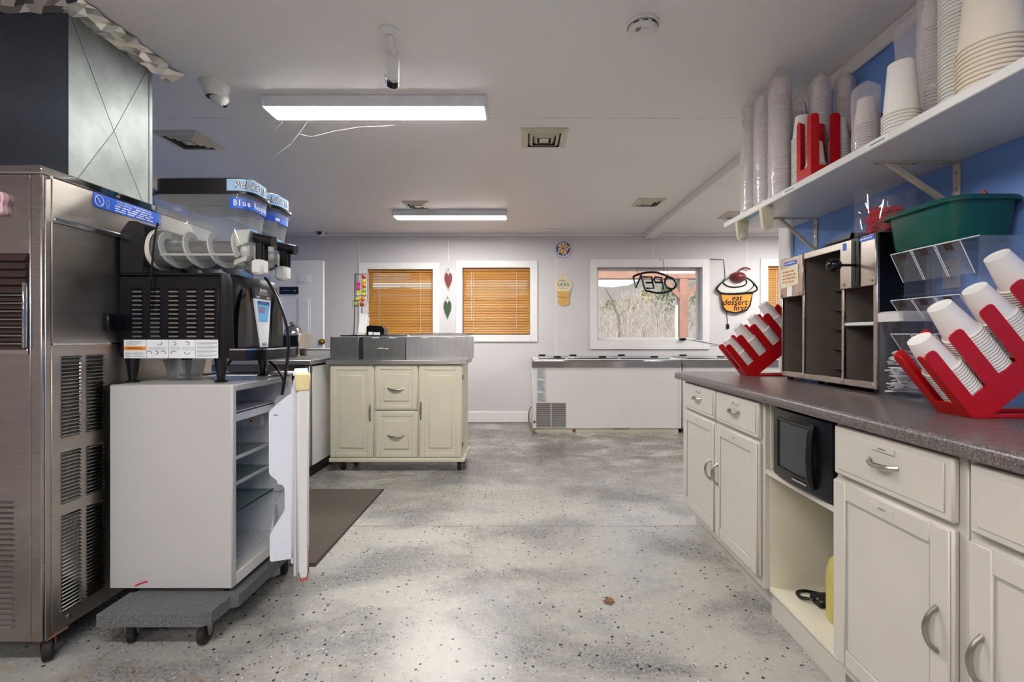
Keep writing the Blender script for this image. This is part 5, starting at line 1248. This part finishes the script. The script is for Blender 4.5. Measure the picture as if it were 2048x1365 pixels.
def holder(o, u, v, w, cells, pitch, dep, hgt, label, cut, slot=.075, slope=0.0):
    o, u, v, w = Vector(o), Vector(u), Vector(v), Vector(w); L = cells*pitch; th = .004
    t = thing('cup_holder', label, 'cup holder', o + u*(L/2), 'red plastic cup holders')
    a, b = cut
    side = [(0, slot), (0, a), (b, 0), (L, 0), (L, slot)] if b > 0 else [(0, slot), (0, 0), (L, 0), (L, slot)]
    m = MB().prism(side, o, u, w, v*th).prism(side, o+v*(dep-th), u, w, v*th)
    m.prism([(th, 0), (dep-th, 0), (dep-th, slot-a), (th, slot-a)], o+w*a, v, w, u*th).prism([(th, 0), (dep-th, 0), (dep-th, slot), (th, slot)], o+u*(L-th), v, w, u*th)
    m.prism([(b, 0), (L-th, 0), (L-th, th), (b, th)], o+v*th, u, w, v*(dep-2*th))
    if b > 0: m.prism([(0, a), (b, 0), (b, th), (th, a)], o+v*th, u, w, v*(dep-2*th))
    m.build('tray', M['red'], t, ang=20)
    def pr(base, du, width, h, nrm, corner):
        r = .012; pts = [(0, slot), (width, slot), (width, h-r), (width-r*.3, h-r*.3), (width-r, h), (r, h), (r*.3, h-r*.3), (0, h-r)]
        MB().prism([(p, q) for p, q in pts], base, du, w, nrm*th).build('prong', M['red'], t, ang=20)
    pw = pitch*.43
    for k in range(cells+1):
        x0 = 0 if k == 0 else (L-pw*.8 if k == cells else k*pitch-pw/2); wd = pw*.8 if k in (0, cells) else pw
        pr(o+u*x0, u, wd, hgt, v, k in (0, cells)); pr(o+u*x0+v*(dep-th), u, wd, hgt, v, k in (0, cells))
    for x0 in (0, L-th):
        pr(o+u*x0+v*th, v, dep*.22, hgt, u, True); pr(o+u*x0+v*(dep*.78-th), v, dep*.22, hgt, u, True)
    for k in range(1, cells): MB().prism([(th, 0), (dep-th, 0), (dep-th, slot*.8), (th, slot*.8)], o+u*(k*pitch-.001)+w*th, v, w, u*.002).build('divider', M['red'], t)
    return t
A39 = R(39); u39 = Vector((math.cos(A39), 0, math.sin(A39))); w39 = Vector((-math.sin(A39), 0, math.cos(A39))); VY = Vector((0, 1, 0))
def tilted_holder(ox, y0, pitch, dep, hgt, counts, me, lab, where, plc):
    o = Vector((ox, y0, .896)); t = holder(o, u39, VY, w39, 4, pitch, dep, hgt, lab, (.028, .0346))
    L = 4*pitch; ex_ = min(ox+L*math.cos(A39)*.98, 1.605)
    MB().box(ox+.03, ex_, y0+.004, y0+.016, ZC+.0005, ZC+.012, .002).box(ox+.03, ex_, y0+dep-.016, y0+dep-.004, ZC+.0005, ZC+.012, .002).build('stand_rail', M['red'], t)
    for yy in (y0+.005, y0+dep-.015): MB().box(ex_-.045, ex_-.02, yy, yy+.01, ZC+.012, .896+(ex_-.05-ox)*math.tan(A39)-.006, .002).build('stand_post', M['red'], t)
    for k, n in enumerate(counts):
        c = o + u39*((k+.5)*pitch) + VY*(dep/2) + w39*.022
        if k == 0: c = c + w39*.012 + u39*.004
        stack(me, c, n, .0083, 'white paper cup nested in the %s tube of the %s' % (plc[k], where), 'top cup of the %s stack in the %s' % (plc[k], where), 'paper cups in the %s' % where, w39)
PL = ('lowest', 'second lowest', 'second highest', 'highest')
tilted_holder(1.2697, 1.262, .110, .108, .246, (16, 22, 19, 23), cupA, 'large red tilted cup holder full of white cups, nearest on the counter', 'near tilted red holder', PL)
tilted_holder(1.31, 2.59, .098, .098, .240, (15, 19, 18, 20), cupB, 'red tilted cup holder at the far end of the counter, beyond the steel dispenser', 'far tilted red holder', PL)

# ================================================================== wall shelf
ZS0, ZS1, XS = 1.792, 1.822, 1.21
sh = thing('wall_shelf', 'long white wall shelf loaded with cups above the counter', 'shelf', (1.4, 1.6, ZS0))
MB().box(XS, XR-.001, .35, 2.725, ZS0, ZS1, .003).build('board', M['enamel'], sh)
for y in (1.55, 2.06): 
    s = MB().box(XS-.001, XS, y-.05, y+.05, ZS0+.006, ZS1-.006).build('edge_label', M['label_white'], sh); MB().box(XS-.0016, XS-.001, y-.035, y+.03, ZS0+.012, ZS1-.013).build('small_print', M['ink_grey'], s)
def bracket(y, L, drop, label):
    t = thing('shelf_bracket', label, 'bracket', (XR, y, ZS0-drop), 'steel brackets under the shelf'); x1 = XR-.001
    MB().box(x1-L, x1, y-.014, y+.014, ZS0-.005, ZS0-.0005, .001).build('shelf_arm', M['grille'], t)
    MB().box(x1-.005, x1, y-.014, y+.014, ZS0-drop, ZS0-.006, .001).build('wall_arm', M['grille'], t)
    MB().prism([(x1-L*.82, ZS0-.006), (x1-L*.74, ZS0-.006), (x1-.006, ZS0-drop*.86), (x1-.006, ZS0-drop*.96)], (0, y-.008, 0), EX, EZ, (0, .016, 0)).build('diagonal_brace', M['grille'], t)
    for z in (.04, .10): MB().cyl((x1-.005, y, ZS0-z), (x1-.008, y, ZS0-z), .007, n=10).build('screw', M['nickel'], t)
    for x in (.15, .5, .92): MB().cyl((x1-L*x, y, ZS0-.005), (x1-L*x, y, ZS0-.0075), .006, n=10).build('screw', M['nickel'], t)
bracket(1.69, .325, .188, 'white steel shelf bracket above the green tub')
bracket(2.50, .25, .19, 'white steel shelf bracket near the far end of the shelf')
th_ = thing('towel_holder', 'cream paper towel holder without a roll under the shelf end', 'towel holder', (1.22, 2.39, ZS0))
MB().box(1.195, 1.245, 2.25, 2.54, ZS0-.012, ZS0-.0005, .003).build('mount_plate', M['towel_cream'], th_)
for y in (2.265, 2.52):
    pts = [(1.188, ZS0-.012), (1.255, ZS0-.012), (1.245, ZS0-.105), (1.232, ZS0-.118), (1.210, ZS0-.118), (1.198, ZS0-.105)]
    MB().prism(pts, (0, y-.012, 0), EX, EZ, (0, .024, 0)).build('arm', M['towel_cream'], th_)
MB().lathe([(0, 0), (.018, 0), (.016, .008), (0, .008)], (1.222, 2.508, ZS0-.095), (0, -1, 0), 14).build('spindle_boss', M['enamel'], th_)
MB().box(1.205, 1.235, 2.30, 2.46, ZS0-.0135, ZS0-.012).build('blue_sticker', M['sky_label'], th_)

# cups and bags on the shelf
t = holder((1.285, 2.02, ZS1+.0005), (1,0,0), (0,1,0), (0,0,1), 3, .108, .105, .315, 'red upright cup holder standing on the wall shelf', (0, 0), .085)
zb = ZS1+.0005
stack(cupB, (1.339, 2.0725, zb+.005), 12, .0083, 'white cup nested in the left cell of the red holder on the shelf', 'top cup in the left cell of the red holder on the shelf', 'cups in the shelf holder')
stack(cupB, (1.447, 2.0725, zb+.005), 22, .0095, 'white cup nested in the middle cell of the red holder on the shelf', 'top cup in the middle cell of the red holder on the shelf', 'cups in the shelf holder')
stack(cupB, (1.555, 2.0725, zb+.005), 16, .0095, 'white cup nested in the right cell of the red holder on the shelf', 'top cup in the right cell of the red holder on the shelf', 'cups in the shelf holder')
stack(cupC, (1.29, 1.25, zb), 10, .0125, 'large cream paper cup nested near the shelf front, largest stack', 'topmost cream cup of the largest stack at the shelf front', 'large cream cups on the shelf')
stack(cupW, (1.285, 1.54, zb), 7, .0115, 'tall white paper cup nested at the shelf front between bags', 'topmost tall white paper cup at the shelf front between bags', 'tall white cups on the shelf')
stack(cupM, (1.335, 2.165, zb), 28, .0095, 'white foam cup in a thin stack behind the red shelf holder', 'top white foam cup of the thin stack behind the red shelf holder', 'loose foam cups on the shelf', name='foam_cup')
stack(cupC, (1.458, 1.31, zb), 16, .0145, 'cream paper cup nested in the stack at the top right corner', 'topmost cream cup of the stack at the top right corner', 'cream cups at the right end of the shelf')
stack(cupA, (1.345, 1.40, zb), 44, .0115, 'white paper cup in the tall stack behind the large cream cups', 'top cup of the tall stack behind the large cream cups', 'tall stack of white cups on the shelf')
def bag(label, c, rad, h, seed, flare=0.0, tip=(0, 0), zmax=C-.012):
    n, rows = 28, []; J = 26
    for j in range(J+1):
        f_ = j/J; z = ZS1+.001+h*f_; row = []
        k = 1.0
        if f_ > .92: k = 1-(f_-.92)/.08*.7
        for i in range(n):
            a = 2*PI*i/n; nz = noise.noise((math.cos(a)*1.8+seed, math.sin(a)*1.8, f_*h*14)); nz2 = noise.noise((math.cos(a)*5+seed, math.sin(a)*5, f_*h*40))
            r = rad*k*(1+.04*abs(nz)+.05*abs(nz2)+.05*abs(noise.noise((math.cos(a)*9+seed, math.sin(a)*9, f_*h*22)))) + flare*max(0, f_-.7)
            row.append((c[0]+r*math.cos(a)+tip[0]*max(0, f_-.75)*4, c[1]+r*math.sin(a)+tip[1]*max(0, f_-.75)*4, min(z+.004*nz2, zmax)))
        rows.append(row)
    o = MB().loft(rows, False, False).build('plastic_sleeve', M['bag'], ang=60, norm=False); tag(o, label, 'plastic bag', 'plastic sleeves of cups on the shelf'); return o
sl = [((1.30, 2.29), 'nearest', 0), ((1.295, 2.425), 'middle', 1.3), ((1.29, 2.56), 'farthest', 2.9)]
for (x, y), wd, sd_ in sl:
    stack(cupT, (x, y, zb+.002), 46 if wd != 'middle' else 44, .0115, 'white foam cup in the %s of the three tall front sleeves' % wd, 'top foam cup in the %s of the three tall front sleeves' % wd, 'foam cups in the three tall sleeves', name='foam_cup')
    bag('%s of three tall clear sleeves of foam cups at the shelf end' % wd, (x, y), .053, .655 - (.02 if wd == 'middle' else 0), sd_)
for x, y, n, wd, sd_, me in ((1.455, 2.22, 38, 'behind the red shelf holder, left one', 4.1, cupM), (1.566, 2.205, 38, 'against the blue wall behind the red holder', 5.2, cupS), (1.41, 2.34, 30, 'in shade behind the nearest front sleeve', 6.3, cupM),
                             (1.40, 1.85, 16, 'right beside the red shelf holder', 7.4, cupM), (1.41, 1.555, 30, 'behind the tall white cups', 8.5, cupS), (1.50, 1.665, 32, 'hidden in the big crumpled bag', 9.1, cupM)):
    stack(me, (x, y, zb+.002), n, .0125 if n > 20 else .0115, 'white foam cup in the sleeve ' + wd, 'top foam cup in the sleeve ' + wd, 'foam cups in smaller sleeves', name='foam_cup')
    if n != 32: bag('clear plastic sleeve of cups ' + wd, (x, y), .0475 if me is cupM else .0455, min(.60, n*(.0125 if n > 20 else .0115)+.17), sd_)
bag('big crumpled clear bag leaning against the blue wall on the shelf', (1.50, 1.69), .085, .56, 12.7, .02, (.03, .05))

# ================================================================== steel cup dispenser on the counter
XP, DY0, DY1, DZ0, DZ1 = 1.38, 1.766, 2.416, .937, 1.55
dp_ = thing('cup_dispenser', 'steel cup and lid dispenser cabinet with dark bays against the blue wall', 'dispenser', (1.48, 2.09, ZC))
plain('bay_dark', (122, 114, 106), .35, .2, var=.1)
YA, YM = 2.2306, 1.956
MB().box(1.595, 1.603, DY0, DY1, DZ0, DZ1).build('back_sheet', M['bay_dark'], dp_)
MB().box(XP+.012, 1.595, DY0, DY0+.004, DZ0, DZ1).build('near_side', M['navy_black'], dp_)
MB().box(XP+.012, 1.595, DY1-.004, DY1, DZ0, DZ1).build('far_side', M['bay_dark'], dp_)
MB().box(XP+.012, 1.595, DY0+.004, DY1-.004, DZ1-.005, DZ1).build('top_sheet', M['steel_disp'], dp_)
MB().box(XP+.012, 1.595, DY0+.004, DY1-.004, DZ0, DZ0+.006).build('bottom_sheet', M['bay_dark'], dp_)
for y in (YA, YM): MB().box(XP+.012, 1.595, y-.002, y+.002, DZ0+.006, DZ1-.005).build('partition', M['bay_dark'], dp_)
for y0, y1 in ((DY0, DY0+.02), (YM-.007, YM+.007), (YA-.007, YA+.007), (DY1-.008, DY1)): MB().box(XP, XP+.012, y0, y1, DZ0, DZ1, .002).build('front_stile', M['steel_disp'], dp_)
for q in ((DY0+.02, YM-.007, DZ0, DZ0+.028), (YM+.007, YA-.007, DZ0, DZ0+.028), (YA+.007, DY1-.008, DZ0, DZ0+.028), (YM+.007, YA-.007, DZ1-.03, DZ1)): MB().box(XP, XP+.012, *q, .002).build('front_rail', M['steel_disp'], dp_)
pR = MB().box(XP-.006, XP+.002, DY0, YM+.008, 1.345, DZ1-.001, .003).build('control_panel', M['steel_disp'], dp_)
pL = MB().box(XP-.006, XP+.002, YA-.006, DY1, 1.345, DZ1-.001, .003).build('note_panel', M['steel_disp'], dp_)
UYn = (0, -1, 0)
s = MB().box(XP-.0075, XP-.006, 2.275, 2.375, 1.508, 1.528).build('blue_badge', M['blue_label'], pL); strokes(MB(), (XP-.0082, 2.325, 1.518), UYn, EZ, .085, .012, 1, 5).build('small_print', M['label_white'], s)
s = MB().prism([(2.255, 1.405), (2.405, 1.395), (2.41, 1.495), (2.26, 1.505)], (XP-.0078, 0, 0), (0,1,0), EZ, (.0015, 0, 0)).build('yellow_note', M['paper'], pL)
strokes(MB(), (XP-.0084, 2.333, 1.45), UYn, EZ, .11, .07, 4, 8).build('handwriting', M['wafer'], s)
s = MB().box(XP-.0075, XP-.006, 2.31, 2.352, 1.35, 1.40).build('white_tag', M['paper_white'], pL)
s = MB().box(XP-.0075, XP-.006, DY0+.005, DY0+.085, 1.525, 1.545).build('blue_badge', M['blue_label'], pR); strokes(MB(), (XP-.0082, DY0+.045, 1.535), UYn, EZ, .07, .013, 1, 6).build('small_print', M['label_white'], s)
s = MB().box(XP-.0075, XP-.006, 1.925, 1.945, 1.51, 1.54).build('blue_badge', M['blue_label'], pR)
MB().box(XP-.011, XP-.006, 1.846, 1.892, 1.347, 1.549, .003).build('slot_plate', M['black'], pR); MB().box(XP-.0125, XP-.011, 1.864, 1.874, 1.37, 1.535).build('slot', M['black_matte'], pR)
lev = MB().cyl((XP-.005, 1.869, 1.437), (1.30, 1.869, 1.437), .006, n=10).build('lever', M['black'], dp_)
MB().lathe([(.028*math.sin(PI*k/12), -.028*math.cos(PI*k/12)) for k in range(13)], (1.283, 1.869, 1.437), n=22).build('lever_knob', M['black_gloss'], lev)
for y, z in ((1.94, 1.365), (1.785, 1.365), (2.25, 1.358), (2.40, 1.358)): MB().cyl((XP-.006, y, z), (XP-.010, y, z), .006, n=10).build('screw', M['nickel'], dp_)
for k in range(5): MB().box(XP+.15, 1.594, YM+.003, YA-.003, .985+.095*k, .988+.095*k).build('cup_ledge', M['bay_dark'], dp_)
MB().box(XP+.006, 1.594, DY0+.006, YM-.003, 1.188, 1.203, .003).build('white_shelf', M['enamel'], dp_)
MB().prism([(0, 0), (.05, .02), (.05, .028), (-.01, .008)], (XP+.06, 1.80, 1.25), (0,1,0), EZ, (.06, 0, 0)).box(XP+.07, XP+.11, 1.80, 1.825, 1.262, 1.285, .003).build('cream_latch', M['towel_cream'], dp_)
for x in (XP+.03, 1.57):
    for y in (DY0+.03, DY1-.03): MB().cyl((x, y, ZC+.0005), (x, y, DZ0+.001), .014, n=10).build('foot', M['black'], dp_)
t = thing('black_tongs_tray', 'flat black gadget lying on top of the steel dispenser', 'gadget', (1.49, 2.09, DZ1))
MB().box(1.43, 1.55, 1.98, 2.18, DZ1+.0005, DZ1+.022, .006).build('lower_plate', M['black'], t)
MB().prism([(1.99, DZ1+.024), (2.15, DZ1+.024), (2.16, DZ1+.032), (1.98, DZ1+.046)], (1.435, 0, 0), (0,1,0), EZ, (.11, 0, 0)).build('upper_plate', M['black'], t)
MB().tube([(1.45, 2.18, DZ1+.012), (1.44, 2.22, DZ1+.01), (1.45, 2.25, DZ1+.006)], .005, 7).build('cord', M['black'], t)

# jar of red spoons
jx, jy = 1.498, 1.874
jr = thing('glass_jar', 'round clear jar of red plastic spoons on the steel dispenser', 'jar', (jx, jy, DZ1))
MB().lathe([(0, .001), (.098, .001), (.104, .008), (.104, .172), (.100, .18), (.100, .192), (.104, .197), (.101, .197), (.096, .192), (.098, .172), (.099, .012), (0, .008)], (jx, jy, DZ1), n=40).build('jar_wall', M['jar'], jr, ang=50)
def spoon_mesh(name, m, L=.12, flat=1.0):
    mb = MB(); rows = []
    for k in range(8):
        f_ = k/7; x = -L*.5+L*f_
        wd = .003+.002*(1-f_) if f_ < .6 else .0045+.011*math.sin(PI*min(1, (f_-.6)/.4*.93+.07))
        zz = 0 if f_ < .6 else -.006*math.sin(PI*(f_-.6)/.4)
        rows.append([(x, -wd, .0008), (x, 0, zz+.0012), (x, wd, .0008), (x, wd*.9, -.0008), (x, 0, zz-.0012), (x, -wd*.9, -.0008)])
    return mb.loft(rows, True, True).mesh(name, m, 60)
sr = spoon_mesh('plastic_spoon', M['red_clear'], .085); sw = spoon_mesh('plastic_spoon', M['spoon_white'], .112)
random.seed(21)
for k in range(110):
    a = random.uniform(0, 2*PI); rr = .049*math.sqrt(random.random()); lvl = k//12
    o = inst('plastic_spoon', sr, None, (jx+rr*math.cos(a), jy+rr*math.sin(a), DZ1+.03+lvl*.0105), (random.uniform(-.9, .9), random.uniform(-.18, .18), random.uniform(0, 6.28)))
    tag(o, 'small red plastic spoon heaped in the clear jar', 'spoon', 'red spoons in the clear jar')

# acrylic bin tower
AX0, AY0, AY1 = 1.33, 1.376, 1.640
at = thing('bin_tower', 'clear acrylic tower of flip-front bins behind the near red holder', 'bin tower', (1.45, 1.51, ZC))
tiers = [(.921, 1.045), (1.05, 1.165), (1.17, 1.285), (1.29, 1.45)]
npc = 3; cw = (AY1-AY0)/npc
for y in [AY0+cw*k for k in range(npc+1)]:
    MB().prism([(1.363, ZC+.001), (1.60, ZC+.001), (1.60, 1.45), (1.385, 1.45)], (0, y-.0012, 0), EX, EZ, (0, .0024, 0)).build('side_wall', M['acrylic'], at, ang=0)
for ti, (z0, z1) in enumerate(tiers):
    MB().box(1.365, 1.60, AY0, AY1, z0-.002, z0+.001).build('tier_floor', M['acrylic'], at, ang=0)
    for k in range(npc):
        y0, y1 = AY0+cw*k+.003, AY0+cw*(k+1)-.003
        hz = z1-.012; lo = z0+(z1-z0)*.30
        b_ = MB().prism([(1.375, lo), (1.377, lo), (1.331, hz), (1.328, hz)], (0, y0, 0), EX, EZ, (0, y1-y0, 0)).build('flip_front', M['acrylic'], at, ang=0)
        MB().tube([(1.328, y0, hz), (1.328, y1, hz)], .0016, 5).tube([(1.328, y0, hz), (1.374, y0, lo)], .0012, 5).tube([(1.328, y1, hz), (1.374, y1, lo)], .0012, 5).build('front_edge', M['label_white'], b_)
        if ti in (3, 2): 
            ym = (y0+y1)/2; MB().prism([(1.336, hz-.024), (1.3375, hz-.024), (1.3275, hz-.004), (1.326, hz-.004)], (0, ym-.013, 0), EX, EZ, (0, .026, 0)).build('magnet_patch', M['brown_slat'], b_)
        else:
            MB().prism([(1.37, lo+.004), (1.42, lo+.03), (1.42, lo+.032), (1.37, lo+.006)], (0, y0+.01, 0), EX, EZ, (0, y1-y0-.02, 0)).build('inner_chute', M['acrylic'], b_, ang=0)
MB().box(1.385, 1.60, AY0, AY1, 1.45, 1.4525).build('top_sheet', M['acrylic'], at, ang=0)
MB().tube([(1.385, AY0, 1.4512), (1.385, AY1, 1.4512)], .002, 5).build('top_edge', M['label_white'], at)
# spoon canister
cn = thing('spoon_canister', 'clear canister with white lid full of white plastic spoons', 'canister', (1.44, 1.705, ZC))
cx0, cx1, cy0, cy1 = 1.372, 1.515, 1.650, 1.758
def rr2(x0, x1, y0, y1, z, r=.018, n=4):
    pts = []
    for qx, qy, a0 in ((x1-r, y1-r, 0), (x0+r, y1-r, 90), (x0+r, y0+r, 180), (x1-r, y0+r, 270)):
        for k in range(n+1): a = R(a0+90*k/n); pts.append((qx+r*math.cos(a), qy+r*math.sin(a), z))
    return pts
MB().loft([rr2(cx0, cx1, cy0, cy1, z) for z in (ZC+.001, 1.20)], True, False).build('clear_wall', M['acrylic'], cn, ang=50)
MB().loft([rr2(cx0-.003, cx1+.003, cy0-.003, cy1+.003, z) for z in (1.20, 1.232)]+[rr2(cx0+.004, cx1-.004, cy0+.004, cy1-.004, 1.238)], True, True).build('lid', M['enamel'], cn)
random.seed(9)
for k in range(42):
    lv_ = k//3; z = ZC+.02+lv_*.0115
    o = inst('plastic_spoon', sw, None, (1.445+random.uniform(-.012, .012), 1.704+random.uniform(-.016, .016), z), (random.uniform(-.7, .7), random.uniform(-.12, .12), random.choice((0, PI))+random.uniform(-.35, .35)))
    tag(o, 'white plastic spoon jumbled inside the clear canister', 'spoon', 'white spoons in the canister')

# green tub
gt = thing('green_tub', 'dark green plastic tub resting on the clear bin tower', 'tub', (1.49, 1.55, 1.4525))
b0, b1, b2, b3 = 1.392, 1.598, 1.47, 1.722
outr = [rr2(b0+.012, b1-.003, b2+.006, b3-.012, 1.4535, .03), rr2(b0, b1, b2, b3, 1.466, .04), rr2(b0-.012, b1+.006, b2-.022, b3+.014, 1.582, .05), rr2(b0-.028, b1+.018, b2-.036, b3+.028, 1.580, .06), rr2(b0-.030, b1+.019, b2-.038, b3+.03, 1.590, .06), rr2(b0-.024, b1+.016, b2-.034, b3+.026, 1.596, .06), rr2(b0-.008, b1+.002, b2-.018, b3+.010, 1.592, .05), rr2(b0+.006, b1-.006, b2+.006, b3-.006, 1.47, .04)]
MB().loft(outr, True, True).build('tub_body', M['green'], gt, ang=40)
o = MB().prism([(0, 0), (.012, 0), (.012, .125), (.006, .13), (0, .125)], (1.585, 1.49, 1.54), (0,1,0), (.0,.55,.84), (.006, 0, 0)).build('red_stick', M['red']); tag(o, 'red plastic stick poking out of the green tub', 'stick')

# wall outlet behind the bins
t = thing('wall_outlet', 'cream duplex outlet on the blue wall behind the clear bins', 'outlet', (XR, 1.71, 1.38))
MB().box(XR-.007, XR-.0005, 1.675, 1.745, 1.325, 1.439, .002).build('cover_plate', M['grille'], t)
for z in (1.36, 1.404):
    f_ = MB().box(XR-.009, XR-.007, 1.693, 1.727, z-.014, z+.014, .004).build('socket', M['grille'], t)
    MB().box(XR-.0095, XR-.009, 1.702, 1.704, z-.004, z+.007).box(XR-.0095, XR-.009, 1.715, 1.717, z-.004, z+.007).build('slot', M['black'], f_)
